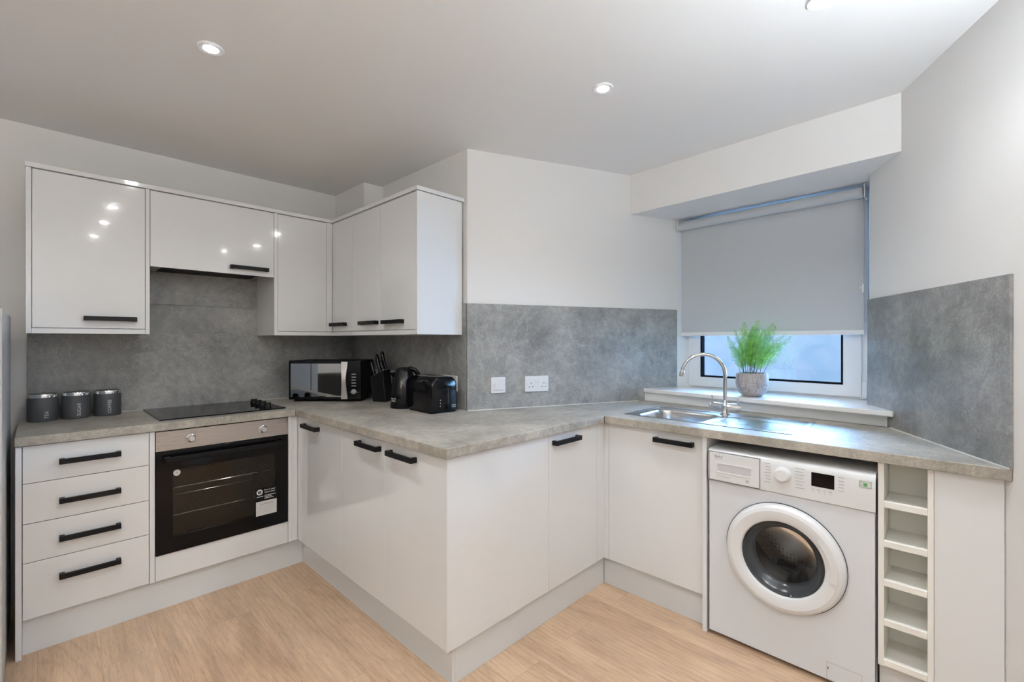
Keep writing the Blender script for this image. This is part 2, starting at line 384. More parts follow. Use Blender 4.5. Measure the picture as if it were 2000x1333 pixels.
# ------------------------------------------------------------------ worktop
ZT = 0.908; ZB = 0.870
wr = S - eR * ((S.x - 2.066) / eR.x)
hole = [(2.215, 0.505), (2.580, 0.505), (2.580, 1.268), (2.215, 1.268)]
wt_pts = [(-0.065, 2.725), (1.030, 2.725), (1.030, 1.328), (2.066, 1.328), (2.066, wr.y + 0.002), (2.7, 0.226), (2.80, 0.30), (2.86, 1.456), (2.78, 1.4905), (1.678, 1.976), (1.678, 3.328), (-0.065, 3.328)]
wt = thing('worktop', 'continuous grey concrete effect worktop running round the kitchen', 'worktop', (1.03, 1.33, ZB))
obj('worktop_slab', prism(B(), wt_pts, ZB, ZT, [hole]), M['worktop'], wt, 0.003, seg=3)
for (x0, x1, y0, y1) in ((1.0285, 1.0315, 2.7235, 2.7245), (2.0645, 2.0655, 1.3255, 1.3275)):
    obj('mitre_joint', bx(x0 - 0.0005, x1, y0, y1, ZB + 0.001, ZT - 0.002), M['rubber'], wt, label='dark joint line')

# ------------------------------------------------------------------ splashbacks
def splash(label, bm, seal):
    c0 = bm.verts[0] if False else list(bm.verts)[0].co; o = thing('splashback', label, 'splashback', (c0.x, c0.y, ZT))
    obj('panel', bm, M['splash'], o, 0.0008)
    if seal: obj('sealant_strip', seal, M['seal'], o, label='white sealant line')
    return o
splash('grey splashback behind the hob and canisters', bx(-0.036, 1.669, 3.319, 3.3285, ZT, 1.512), bx(-0.036, 1.669, 3.316, 3.3188, ZT, 0.911))
splash('grey upper splashback strip below extractor hood', bx(0.386, 1.03, 3.319, 3.3285, 1.5135, 1.80), None)
splash('dark grey splashback behind kettle and toaster', bx(1.669, 1.6785, 1.9815, 3.320, ZT, 1.512), bx(1.666, 1.6685, 1.985, 3.318, ZT, 0.911))
def along(P, e, n, a, b, d0, d1, z0, z1, bm=None):
    bm = bm or B(); q = [P + e * a + n * d0, P + e * b + n * d0, P + e * b + n * d1, P + e * a + n * d1]
    return prism(bm, [(v.x, v.y) for v in q], z0, z1)
LA = (SE - SW).length
splash('grey splashback with two white sockets left of window', along(SW, eA, nA, -0.004, LA, 0.0, 0.010, ZT, 1.512), along(SW, eA, nA, 0, 1.16, 0.010, 0.0125, ZT, 0.912))
aR = (S - Vector((wr.x, wr.y))).length
splash('grey splashback with raised top edge right of window', along(S, eR, nR, -aR, -0.0, 0.0, 0.010, ZT, 1.505), along(S, eR, nR, -aR, -0.215, 0.010, 0.013, ZT, 0.912))

# ------------------------------------------------------------------ cabinet helpers
def handle(parent, c, axis, out, length=0.196):
    """bar handle with two posts. c centre on the door face, axis = horizontal direction, out = outward normal"""
    a = Vector(axis); o = Vector(out); c = Vector(c); up = Vector((0, 0, 1)); bm = B()
    def blk(u0, u1, d0, d1, z0, z1):
        v = [bm.verts.new(c + a * u + o * d + up * z) for z in (z0, z1) for d in (d0, d1) for u in (u0, u1)]
        for f in ((0, 1, 3, 2), (4, 5, 7, 6), (0, 1, 5, 4), (2, 3, 7, 6), (0, 2, 6, 4), (1, 3, 7, 5)): bm.faces.new([v[i] for i in f])
    h = length / 2; t = 0.0108
    ring_pts = [(-h, 0), (-h, 0.030), (h, 0.030), (h, 0), (h - 0.017, 0), (h - 0.017, 0.019), (-h + 0.017, 0.019), (-h + 0.017, 0)]
    lo = [bm.verts.new(c + a * u + o * d - up * t) for u, d in ring_pts]; hi = [bm.verts.new(c + a * u + o * d + up * t) for u, d in ring_pts]
    for idx in ((0, 1, 6, 7), (1, 2, 5, 6), (2, 3, 4, 5)):
        bm.faces.new([lo[i] for i in idx]); bm.faces.new([hi[i] for i in idx])
    for i in range(8): bm.faces.new((lo[i], lo[(i + 1) % 8], hi[(i + 1) % 8], hi[i]))
    return obj('handle', bm, M['black'], parent, 0.0012)
X_, Y_ = (1, 0, 0), (0, 1, 0); nX, nY = (-1, 0, 0), (0, -1, 0)

# ---- left run: drawers
d = thing('drawer_cabinet', 'white base cabinet with four drawers, left of the oven', 'cabinet', (0.16, 2.75, 0))
obj('body', bx(-0.044, 0.367, 2.766, 3.318, 0.15, 0.868), M['white'], d)
obj('end_panel', bx(-0.063, -0.045, 2.733, 3.318, 0, 0.8685), M['white'], d, 0.001)
obj('side_panel', bx(0.3685, 0.3885, 2.743, 3.318, 0.15, 0.868), M['white'], d, 0.001)
zs = [0.866, 0.711, 0.5445, 0.3835, 0.150]
for z1, z0, hz in zip(zs, zs[1:], (0.789, 0.622, 0.462, 0.302)):
    dr = obj('drawer', bx(-0.0425, 0.3665, 2.745, 2.764, z0 + 0.0025, z1), M['gloss'], d, 0.0012)
    handle(dr, (0.164, 2.745, hz), X_, nY, 0.200)
# ---- oven housing
d = thing('oven_cabinet', 'white cabinet housing the oven, with filler panel below it', 'cabinet', (0.70, 2.75, 0))
obj('filler_panel', bx(0.3905, 0.9945, 2.745, 2.764, 0.150, 0.2695), M['gloss'], d, 0.0012)
obj('body', bx(0.3905, 0.9945, 2.766, 3.318, 0.15, 0.266), M['white'], d)
obj('side_panel', bx(0.996, 1.014, 2.743, 3.318, 0.15, 0.868), M['white'], d, 0.001)
obj('corner_post', bx(1.0145, 1.050, 2.748, 2.80, 0.15, 0.868), M['gloss'], d, 0.001)
# ---- plinths
def plinth(label, *a): return tag(obj('plinth', bx(*a), M['plinth'], None, 0.0008), label, 'plinth')
plinth('white plinth under the drawers and oven', -0.044, 1.088, 2.770, 2.786, 0, 0.1485)
plinth('white plinth under the three doors facing the oven', 1.088, 1.104, 1.368, 2.769, 0, 0.1485)
plinth('white plinth under plain end panel of corner units', 1.1045, 2.123, 1.368, 1.384, 0, 0.1485)
plinth('white plinth under the sink cabinet', 2.124, 2.140, 0.823, 1.367, 0, 0.1485)
plinth('white plinth under the bottle rack', 2.122, 2.138, 0.073, 0.203, 0, 0.1465)
# ---- peninsula, face towards the oven
d = thing('corner_cabinet', 'white corner base cabinet, its door next to the oven', 'cabinet', (1.3, 2.5, 0))
obj('body', bx(1.070, 1.66, 2.193, 2.742, 0.15, 0.868), M['white'], d)
obj('corner_post', bx(1.050, 1.068, 2.690, 2.746, 0.15, 0.868), M['gloss'], d, 0.001)
dr = obj('door', bx(1.050, 1.069, 2.1915, 2.688, 0.150, 0.866), M['gloss'], d, 0.0012); handle(dr, (1.050, 2.545, 0.826), Y_, nX)
d = thing('double_cabinet', 'white double base cabinet with paired black handles under peninsula worktop', 'cabinet', (1.3, 1.78, 0))
obj('body', bx(1.070, 1.628, 1.386, 2.191, 0.15, 0.868), M['white'], d)
dr = obj('door', bx(1.050, 1.069, 1.788, 2.1885, 0.150, 0.866), M['gloss'], d, 0.0012); handle(dr, (1.050, 1.913, 0.826), Y_, nX)
dr = obj('door', bx(1.050, 1.069, 1.3685, 1.7855, 0.150, 0.866), M['gloss'], d, 0.0012); handle(dr, (1.050, 1.641, 0.826), Y_, nX)
obj('end_panel', bx(1.048, 1.6315, 1.347, 1.367, 0.150, 0.868), M['gloss'], d, 0.0012)
d = thing('inner_corner_cabinet', 'white single door base cabinet left of the sink cabinet', 'cabinet', (1.83, 1.36, 0))
obj('body', bx(1.634, 2.088, 1.368, 1.70, 0.15, 0.868), M['white'], d)
dr = obj('door', bx(1.6335, 2.022, 1.347, 1.366, 0.150, 0.866), M['gloss'], d, 0.0012); handle(dr, (1.755, 1.347, 0.828), X_, nY)
obj('corner_post', bx(2.024, 2.0955, 1.348, 1.366, 0.150, 0.868), M['gloss'], d, 0.001)
# ---- sink cabinet
d = thing('sink_cabinet', 'white base cabinet with one door under the sink', 'cabinet', (2.1, 1.07, 0))
obj('body', bx(2.115, 2.60, 0.829, 1.345, 0.15, 0.70), M['white'], d)
dr = obj('door', bx(2.095, 2.114, 0.828, 1.318, 0.150, 0.866), M['gloss'], d, 0.0012); handle(dr, (2.095, 0.962, 0.824), Y_, nX, 0.192)
obj('corner_post', bx(2.096, 2.114, 1.320, 1.366, 0.150, 0.868), M['gloss'], d, 0.001)
obj('end_panel', bx(2.078, 2.62, 0.8045, 0.823, 0, 0.868), M['white'], d, 0.001)
# ---- bottle rack
d = thing('bottle_rack', 'narrow open white bottle rack with five shelves', 'wine rack', (2.1, 0.13, 0))
obj('side_panel', bx(2.085, 2.265, 0.187, 0.204, 0.148, 0.868), M['cream'], d, 0.001)
obj('side_panel', bx(2.085, 2.265, 0.057, 0.0725, 0.148, 0.868), M['cream'], d, 0.001)
obj('back_panel', bx(2.250, 2.265, 0.073, 0.1865, 0.15, 0.866), M['cream'], d)
for z in (0.733, 0.594, 0.4555, 0.3155, 0.1735):
    b = B(); z0 = z - 0.022
    q = [(2.0845, z0), (2.0845, z - 0.002), (2.088, z), (2.100, z), (2.106, z - 0.010), (2.249, z - 0.004), (2.249, z - 0.018), (2.106, z0)]
    lo = [b.verts.new((x, 0.0728, zz)) for x, zz in q]; hi = [b.verts.new((x, 0.1868, zz)) for x, zz in q]
    b.faces.new(lo); b.faces.new(hi)
    for i in range(8): b.faces.new((lo[i], lo[(i + 1) % 8], hi[(i + 1) % 8], hi[i]))
    obj('shelf', b, M['cream'], d)
fp = tag(obj('filler_panel', bx(2.090, 2.108, -0.105, 0.0565, 0.0, 0.8685), M['white'], None, 0.001), 'tall plain white filler panel between bottle rack and right wall', 'panel')

# ------------------------------------------------------------------ wall cabinets
ZU0, ZU1 = 1.335, 2.084
d = thing('wall_cabinet', 'white gloss wall cabinet above the canisters', 'cabinet', (0.18, 3.1, ZU0))
obj('body', bx(-0.020, 0.386, 3.020, 3.318, 1.360, ZU1), M['white'], d)
obj('side_panel', bx(-0.037, -0.0195, 2.998, 3.320, ZU0, ZU1), M['gloss'], d, 0.001)
obj('side_panel', bx(0.3865, 0.4035, 2.998, 3.319, ZU0, ZU1), M['gloss'], d, 0.001)
obj('light_rail', bx(-0.019, 0.386, 3.001, 3.019, ZU0, 1.359), M['gloss'], d, 0.001)
dr = obj('door', bx(-0.0175, 0.3845, 3.000, 3.0185, 1.362, 2.081), M['gloss'], d, 0.0012); handle(dr, (0.2515, 3.000, 1.409), X_, nY, 0.198)
d = thing('hood_cabinet', 'short white gloss wall cabinet over the hob', 'cabinet', (0.70, 3.1, 1.69))
obj('body', bx(0.405, 1.005, 3.020, 3.318, 1.740, ZU1), M['white'], d)
dr = obj('door', bx(0.406, 1.0045, 3.000, 3.0185, 1.688, 2.081), M['gloss'], d, 0.0012); handle(dr, (0.8685, 3.000, 1.727), X_, nY, 0.202)
e = thing('extractor_hood', 'dark built-in extractor hood under the short wall cabinet', 'extractor hood', (0.70, 3.15, 1.70))
obj('housing', bx(0.425, 0.985, 3.030, 3.300, 1.700, 1.738), M['satin'], e, 0.002)
g = B()
for i in range(16):
    y = 3.065 + i * 0.0135; box(g, 0.47, 0.94, y, y + 0.006, 1.6955, 1.6995)
obj('grille', g, M['rubber'], e)
d = thing('wall_cabinet', 'narrow white gloss wall cabinet right of the hood, without handle', 'cabinet', (1.18, 3.1, ZU0))
obj('body', bx(1.027, 1.330, 3.020, 3.318, 1.337, ZU1), M['white'], d)
obj('side_panel', bx(1.0065, 1.0265, 2.998, 3.319, ZU0, ZU1), M['gloss'], d, 0.001)
obj('door', bx(1.0285, 1.330, 3.000, 3.0185, 1.362, 2.081), M['gloss'], d, 0.0012)
obj('light_rail', bx(1.027, 1.369, 3.001, 3.019, ZU0, 1.359), M['gloss'], d, 0.001)
obj('corner_post', bx(1.332, 1.370, 3.001, 3.020, 1.362, ZU1), M['gloss'], d, 0.001)
d = thing('corner_wall_cabinet', 'white gloss corner wall cabinet above the microwave', 'cabinet', (1.5, 2.9, ZU0))
obj('body', bx(1.391, 1.667, 2.722, 3.315, 1.337, ZU1), M['white'], d)
dr = obj('door', bx(1.370, 1.389, 2.7205, 2.998, 1.362, 2.081), M['gloss'], d, 0.0012); handle(dr, (1.370, 2.888, 1.407), Y_, nX)
obj('light_rail', bx(1.371, 1.389, 2.7205, 3.000, ZU0, 1.359), M['gloss'], d, 0.001)
d = thing('double_wall_cabinet', 'white gloss double wall cabinet above kettle and toaster', 'cabinet', (1.5, 2.35, ZU0))
obj('body', bx(1.391, 1.667, 2.030, 2.7195, 1.337, ZU1), M['white'], d)
dr = obj('door', bx(1.370, 1.389, 2.3825, 2.718, 1.362, 2.081), M['gloss'], d, 0.0012); handle(dr, (1.370, 2.497, 1.407), Y_, nX)
dr = obj('door', bx(1.370, 1.389, 2.031, 2.380, 1.362, 2.081), M['gloss'], d, 0.0012); handle(dr, (1.370, 2.232, 1.406), Y_, nX)
obj('light_rail', bx(1.371, 1.389, 2.030, 2.719, ZU0, 1.359), M['gloss'], d, 0.001)
obj('end_panel', bx(1.369, 1.668, 2.010, 2.0285, ZU0, 2.083), M['gloss'], d, 0.001)
cor = prism(B(), [(-0.040, 2.992), (1.362, 2.992), (1.362, 2.002), (1.679, 2.002), (1.679, 2.060), (1.400, 2.060), (1.400, 3.040), (-0.040, 3.040)], 2.0855, 2.1065)
tag(obj('cornice', cor, M['gloss'], None, 0.001), 'white top rail running along all the wall cabinets', 'cornice')

# ------------------------------------------------------------------ oven
ov = thing('oven', 'built-in single oven, steel control strip, black glass door', 'oven', (0.693, 2.75, 0.27))
obj('control_panel', bx(0.392, 0.993, 2.742, 2.765, 0.769, 0.8635), M['steel'], ov, 0.001, label='brushed steel control strip')
for x in (0.532, 0.862):
    k = B(); lathe(k, [(0, 0), (0.021, 0), (0.0205, 0.004), (0.0165, 0.006), (0.0155, 0.024), (0.0125, 0.027), (0, 0.027)], 32, (x, 2.742, 0.816), '-y')
    kk = obj('knob', k, M['chrome'], ov, smooth=True)
    t = B()
    for i in range(9):
        a = R(-140 + i * 35); p = Vector((x + 0.031 * math.sin(a), 2.7418, 0.816 + 0.031 * math.cos(a)))
        box(t, p.x - 0.0013, p.x + 0.0013, 2.7412, 2.742, p.z - 0.0013, p.z + 0.0013)
    obj('dial_marks', t, M['grey_ink'], kk)
dz0, dz1 = 0.272, 0.7655
dd = obj('door', ring(B(), (0.392, 0.993, dz0, dz1), (0.458, 0.925, 0.350, 0.672), 2.738, 2.763), M['blackglass'], ov, 0.001)
obj('door_window', bx(0.456, 0.927, 2.7395, 2.7425, 0.348, 0.674), M['ovenglass'], dd)
hd = B()
pts = [(0.420, 2.7385), (0.420, 2.700), (0.428, 2.694), (0.957, 2.694), (0.965, 2.700), (0.965, 2.7385), (0.940, 2.7385), (0.940, 2.712), (0.445, 2.712), (0.445, 2.7385)]
lo = [hd.verts.new((x, y, 0.722)) for x, y in pts]; hi = [hd.verts.new((x, y, 0.742)) for x, y in pts]
for idx in ((0, 1, 2, 8, 9), (2, 3, 7, 8), (3, 4, 5, 6, 7)):
    hd.faces.new([lo[i] for i in idx]); hd.faces.new([hi[i] for i in idx])
for i in range(10): hd.faces.new((lo[i], lo[(i + 1) % 10], hi[(i + 1) % 10], hi[i]))
obj('handle', hd, M['blackmatt'], dd, 0.002)
cv = B(); x0, x1, y0, y1, z0, z1 = 0.440, 0.945, 2.7640, 3.18, 0.315, 0.690
v = [cv.verts.new((x, y, z)) for z in (z0, z1) for y in (y0, y1) for x in (x0, x1)]
for f in ((0, 1, 3, 2), (4, 5, 7, 6), (2, 3, 7, 6), (0, 2, 6, 4), (1, 3, 7, 5)): cv.faces.new([v[i] for i in f])
cav = obj('cavity', cv, M['cavity'], ov); sm = cav.modifiers.new('wall', 'SOLIDIFY'); sm.thickness = 0.004; sm.offset = 1
for z in (0.575, 0.44):
    g = B(); tube(g, [(0.446, 2.775, z), (0.938, 2.775, z)], 0.003, 8); tube(g, [(0.446, 3.14, z), (0.938, 3.14, z)], 0.003, 8)
    for i in range(18):
        x = 0.46 + i * 0.0275; tube(g, [(x, 2.775, z), (x, 3.14, z)], 0.0015, 6)
    obj('oven_rack', g, M['chrome'], ov, smooth=True)
    for x in (0.446, 0.939): obj('side_runner', tube(B(), [(x, 2.78, z + 0.05), (x, 3.15, z + 0.05)], 0.003, 8), M['chrome'], ov, smooth=True)
# stickers on the oven door
st = tag(obj('sticker', lathe(B(), [(0, 0), (0.0145, 0), (0.0145, 0.0005), (0, 0.0005)], 32, (0.474, 2.7393, 0.656), '-y'), M['white_ink'], dd), None)
st['label'] = 'small round white sticker'
text('letters', 'A', 0.013, (0.474, 2.7385, 0.656), X_, (0, 0, 1), M['grey_ink'], st)
sg = obj('sticker', bx(0.824, 0.932, 2.7368, 2.7378, 0.343, 0.494), M['blackmatt'], dd, label='black and white guarantee sticker')
obj('white_area', bx(0.826, 0.931, 2.7363, 2.7368, 0.344, 0.421), M['white_ink'], sg)
obj('badge', lathe(B(), [(0.0085, 0), (0.0155, 0), (0.0155, 0.0006), (0.0085, 0.0006)], 28, (0.844, 2.7368, 0.472), '-y', closed=True), M['white_ink'], sg)
text('letters', '5', 0.011, (0.844, 2.7362, 0.472), X_, (0, 0, 1), M['white_ink'], sg)
text('letters', 'Free 5 year\nGuarantee', 0.0125, (0.895, 2.7362, 0.474), X_, (0, 0, 1), M['white_ink'], sg)
ln = B()
for (xa_, xb_, zz) in ((0.829, 0.862, 0.446), (0.868, 0.926, 0.449), (0.868, 0.905, 0.441), (0.868, 0.915, 0.433)): box(ln, xa_, xb_, 2.7362, 2.7366, zz, zz + 0.0032)
obj('print_lines', ln, M['white_ink'], sg)
text('letters', 'LAMONA', 0.016, (0.879, 2.7358, 0.405), X_, (0, 0, 1), M['grey_ink'], sg)
ln = B()
for i, zz in enumerate((0.390, 0.383, 0.374, 0.367, 0.358)): box(ln, 0.832, 0.924 - 0.012 * (i % 2), 2.7358, 2.7362, zz, zz + 0.0022)
obj('print_lines', ln, M['pale_ink'], sg)

# ------------------------------------------------------------------ hob
hb_ = thing('hob', 'black glass electric hob set into the worktop', 'hob', (0.71, 3.05, ZT))
obj('glass_plate', bx(0.414, 1.004, 2.800, 3.300, ZT + 0.0003, ZT + 0.006), M['blackglass'], hb_, 0.0015)
rg = B()
for (x, y, r_) in ((0.56, 2.94, 0.10), (0.56, 3.175, 0.075), (0.79, 3.165, 0.09), (0.79, 2.93, 0.075)):
    lathe(rg, [(r_, ZT + 0.0062), (r_ + 0.0018, ZT + 0.0062)], 56, (x, y, 0))
obj('zone_marks', rg, M['grey_ink'], hb_)
for y in (2.905, 2.985, 3.065, 3.145):
    k = B(); lathe(k, [(0, 0), (0.021, 0), (0.0205, 0.008), (0.0175, 0.012), (0.017, 0.022), (0, 0.023)], 28, (0.938, y, ZT + 0.0062))
    box(k, 0.920, 0.956, y - 0.004, y + 0.004, ZT + 0.018, ZT + 0.0315)
    obj('knob', k, M['blackmatt'], hb_, smooth=True)

# ------------------------------------------------------------------ sink + tap
def sstep(a, b, x):
    t = max(0, min(1, (x - a) / (b - a))); return t * t * (3 - 2 * t)
def rr(x, y, cx_, cy_, hx, hy, r):
    qx, qy = abs(x - cx_) - hx + r, abs(y - cy_) - hy + r
    return math.hypot(max(qx, 0), max(qy, 0)) + min(max(qx, qy), 0) - r
SX0, SX1, SY0, SY1 = 2.185, 2.600, 0.487, 1.288
def sink_z(x, y):
    z = ZT + 0.0028
    e = rr(x, y, (SX0 + SX1) / 2, (SY0 + SY1) / 2, (SX1 - SX0) / 2, (SY1 - SY0) / 2, 0.012)
    z -= 0.0023 * sstep(-0.006, 0.0, e)
    t = rr(x, y, (2.205 + 2.583) / 2, (0.508 + 1.266) / 2, (2.583 - 2.205) / 2, (1.266 - 0.508) / 2, 0.03)
    z -= 0.0045 * sstep(0.003, -0.004, t)
    b = rr(x, y, 2.365, 1.062, 0.150, 0.165, 0.06)
    z -= 0.150 * sstep(0.004, -0.022, b) + 0.004 * sstep(0, -0.15, b)
    g = rr(x, y, 2.355, 0.695, 0.128, 0.165, 0.05)
    z += 0.0032 * sstep(0.0, -0.012, g) * (0.5 - 0.5 * math.cos((x - 2.227) / 0.0213 * 2 * PI))
    z -= 0.004 * sstep(0.0, -0.05, g)
    return z
sk = thing('sink', 'stainless steel sink with ridged draining board', 'sink', (2.39, 0.88, ZT))
b = B(); nx, ny = 150, 240; rows = []
for i in range(nx + 1):
    x = SX0 + (SX1 - SX0) * i / nx; rows.append([b.verts.new((x, SY0 + (SY1 - SY0) * j / ny, sink_z(x, SY0 + (SY1 - SY0) * j / ny))) for j in range(ny + 1)])
for i in range(nx):
    for j in range(ny): b.faces.new((rows[i][j], rows[i + 1][j], rows[i + 1][j + 1], rows[i][j + 1]))
obj('basin', b, M['sink'], sk, smooth=True, ang=70)
b = B(); lathe(b, [(0, 0.001), (0.012, 0.001), (0.016, 0.003), (0.038, 0.004), (0.042, 0.001), (0.042, -0.003), (0, -0.003)], 36, (2.365, 1.06, sink_z(2.365, 1.06) + 0.002))
obj('waste_outlet', b, M['chrome'], sk, smooth=True)
tp = thing('mixer_tap', 'chrome mixer tap with tall curved spout behind the sink', 'tap', (2.565, 0.895, ZT + 0.003))
tx, ty, tz = 2.555, 0.892, ZT - 0.002
sd = Vector((-0.50, 0.866, 0)).normalized(); sp = []
for i in range(6): sp.append(Vector((tx, ty, 0.968 + i * 0.030)))
rad = 0.108; top = 1.120
for i in range(1, 23):
    a = R(i * 172 / 22); sp.append(Vector((tx, ty, top)) + sd * (rad - rad * math.cos(a)) + Vector((0, 0, rad * math.sin(a))))
dirn = (sp[-1] - sp[-2]).normalized(); tip = sp[-1] + dirn * 0.028
sp_b = B(); tube(sp_b, sp, 0.0098, 20); obj('spout', sp_b, M['chrome'], tp, smooth=True)
b = B(); tube(b, [sp[-1] - dirn * 0.004, sp[-1], tip - dirn * 0.003, tip], [0.0102, 0.0122, 0.0122, 0.0108], 20); obj('nozzle', b, M['satin'], tp, smooth=True)
b = B(); lathe(b, [(0, 0), (0.026, 0), (0.026, 0.004), (0.017, 0.010), (0.014, 0.022), (0.020, 0.034), (0.020, 0.052), (0.014, 0.060), (0.012, 0.080), (0, 0.080)], 32, (tx, ty, tz))
hdn = Vector((0.10, -0.995, 0)).normalized()
tube(b, [Vector((tx, ty, tz + 0.043)) - hdn * 0.070, Vector((tx, ty, tz + 0.043)) - hdn * 0.055, Vector((tx, ty, tz + 0.043)), Vector((tx, ty, tz + 0.043)) + hdn * 0.055, Vector((tx, ty, tz + 0.043)) + hdn * 0.070], [0.017, 0.0205, 0.016, 0.0205, 0.017], 20)
obj('body', b, M['chrome'], tp, smooth=True)
for s_ in (-1, 1):
    b = B(); p = Vector((tx, ty, tz + 0.043)) + hdn * 0.061 * s_
    tube(b, [p + Vector((0, 0, 0.010)), p + Vector((0, 0, 0.030)), p + Vector((-0.004, 0, 0.058)) + hdn * 0.004 * s_], [0.006, 0.004, 0.0034], 12)
    tube(b, [p + hdn * 0.009 * s_, p + hdn * 0.012 * s_, p + hdn * 0.020 * s_], [0.013, 0.0135, 0.0115], 16)
    obj('lever', b, M['chrome'], tp, smooth=True)

# ------------------------------------------------------------------ washing machine
wm = thing('washing_machine', 'white front-loading washing machine under the worktop', 'washing machine', (2.33, 0.5, 0))
FX = 2.078; wy0, wy1 = 0.209, 0.794; cy_, cz_ = 0.503, 0.434
def circ_hole_panel(bm, x, y0, y1, z0, z1, cy, cz, r, n=64):
    """flat face at x with a round hole"""
    ang = sorted([2 * PI * i / n for i in range(n)] + [math.atan2(z - cz, y - cy) % (2 * PI) for y in (y0, y1) for z in (z0, z1)]); n = len(ang)
    inner = [bm.verts.new((x, cy + r * math.cos(a), cz + r * math.sin(a))) for a in ang]
    outer = []
    for a in ang:
        c_, s_ = math.cos(a), math.sin(a)
        k = min((y1 - cy) / c_ if c_ > 1e-6 else 9, (y0 - cy) / c_ if c_ < -1e-6 else 9, (z1 - cz) / s_ if s_ > 1e-6 else 9, (z0 - cz) / s_ if s_ < -1e-6 else 9)
        outer.append(bm.verts.new((x, cy + k * c_, cz + k * s_)))
    for i in range(n): bm.faces.new((inner[i], inner[(i + 1) % n], outer[(i + 1) % n], outer[i]))
    return inner, outer
b = B(); circ_hole_panel(b, FX, wy0, wy1, 0.022, 0.684, cy_, cz_, 0.200)
bmesh.ops.remove_doubles(b, verts=b.verts[:], dist=1e-5)
for (ya, yb) in ((wy0, wy0 + 0.002), (wy1 - 0.002, wy1)): box(b, FX, 2.62, ya, yb, 0.022, 0.800)
box(b, FX + 0.001, 2.62, wy0 + 0.002, wy1 - 0.002, 0.020, 0.024); box(b, 2.618, 2.62, wy0, wy1, 0.022, 0.800)
obj('cabinet', b, M['enamel'], wm)
b = B(); q = [(2.62, 0.800), (2.62, 0.824), (2.092, 0.8255), (2.080, 0.8225), (2.0725, 0.813), (2.0695, 0.795), (2.0685, 0.740), (2.0705, 0.690), (2.078, 0.6845), (2.10, 0.6845), (2.10, 0.800)]
lo = [b.verts.new((x, wy0, z)) for x, z in q]; hi = [b.verts.new((x, wy1, z)) for x, z in q]
b.faces.new(lo); b.faces.new(hi)
for i in range(len(q)): b.faces.new((lo[i], lo[(i + 1) % len(q)], hi[(i + 1) % len(q)], hi[i]))
cp = obj('control_panel', b, M['plastic'], wm, smooth=True, ang=50)
b = B(); box(b, 2.0655, 2.075, 0.586, 0.788, 0.692, 0.812)
dw = obj('detergent_drawer', b, M['plastic'], wm, 0.002)
obj('drawer_gap', ring(B(), (0.5835, 0.7915, 0.689, 0.815), (0.5855, 0.7890, 0.691, 0.8125), 2.0665, 2.076, 'x'), M['grey_ink'], dw)
rc = B(); rc_in = ring(rc, (0.612, 0.757, 0.727, 0.770), (0.617, 0.752, 0.732, 0.766), 2.0635, 2.0660, 'x')
obj('grip_recess', rc, M['plastic'], dw, 0.001)
obj('grip_shade', bx(2.0653, 2.0656, 0.617, 0.752, 0.732, 0.766), M['recess_shade'], dw, label='pale grey patch painted as shade in the grip')  # flat grey patch puts the shade of the recess into colour
nx_ = (0, -1, 0)   # text runs towards -y on faces that look towards -x
text('logo', 'Beko', 0.0165, (2.0652, 0.7475, 0.796), nx_, (0, 0, 1), M['grey_ink'], dw)
obj('logo_underline', bx(2.0652, 2.0656, 0.731, 0.764, 0.7845, 0.7855), M['grey_ink'], dw)
obj('print_line', bx(2.0652, 2.0656, 0.700, 0.757, 0.7105, 0.7130), M['pale_ink'], dw)
obj('badge', lathe(B(), [(0, 0), (0.007, 0), (0.007, 0.0006), (0, 0.0006)], 20, (2.0655, 0.632, 0.711), '-x'), M['pale_ink'], dw)
kb = B(); lathe(kb, [(0, 0.0), (0.030, 0.0), (0.029, 0.006), (0.026, 0.010), (0.0245, 0.026), (0.021, 0.029), (0, 0.029)], 40, (2.070, 0.500, 0.768), '-x')
obj('dial', kb, M['plastic'], cp, smooth=True)
pr = B()
for i in range(7):
    zz = 0.800 - i * 0.0125
    box(pr, 2.0680, 2.0684, 0.545, 0.568 - 0.004 * (i % 3), zz, zz + 0.003); box(pr, 2.0680, 2.0684, 0.425 + 0.005 * (i % 2), 0.458, zz, zz + 0.003)
for i in range(5): box(pr, 2.0680, 2.0684, 0.300, 0.318, 0.792 - i * 0.0125, 0.795 - i * 0.0125)
for i in range(4): box(pr, 2.0680, 2.0684, 0.392 - i * 0.018, 0.402 - i * 0.018, 0.730, 0.7335)
for i in range(4): box(pr, 2.0680, 2.0684, 0.394 - i * 0.018, 0.398 - i * 0.018, 0.721, 0.724)
obj('control_print', pr, M['pale_ink'], cp)
ds = obj('display', bx(2.0675, 2.072, 0.330, 0.4035, 0.744, 0.7965), M['blackglass'], cp, 0.0005, label='black digital display')
sr = obj('energy_sticker', bx(2.0680, 2.0690, 0.219, 0.256, 0.772, 0.797), M['white_ink'], cp, label='small green and white sticker')
gb = B(); ring(gb, (0.2205, 0.2545, 0.7735, 0.7955), (0.2215, 0.2535, 0.7745, 0.7945), 2.0677, 2.0680, 'x'); box(gb, 2.0677, 2.0680, 0.232, 0.243, 0.777, 0.789)
obj('sticker_print', gb, M['green_ink'], sr)
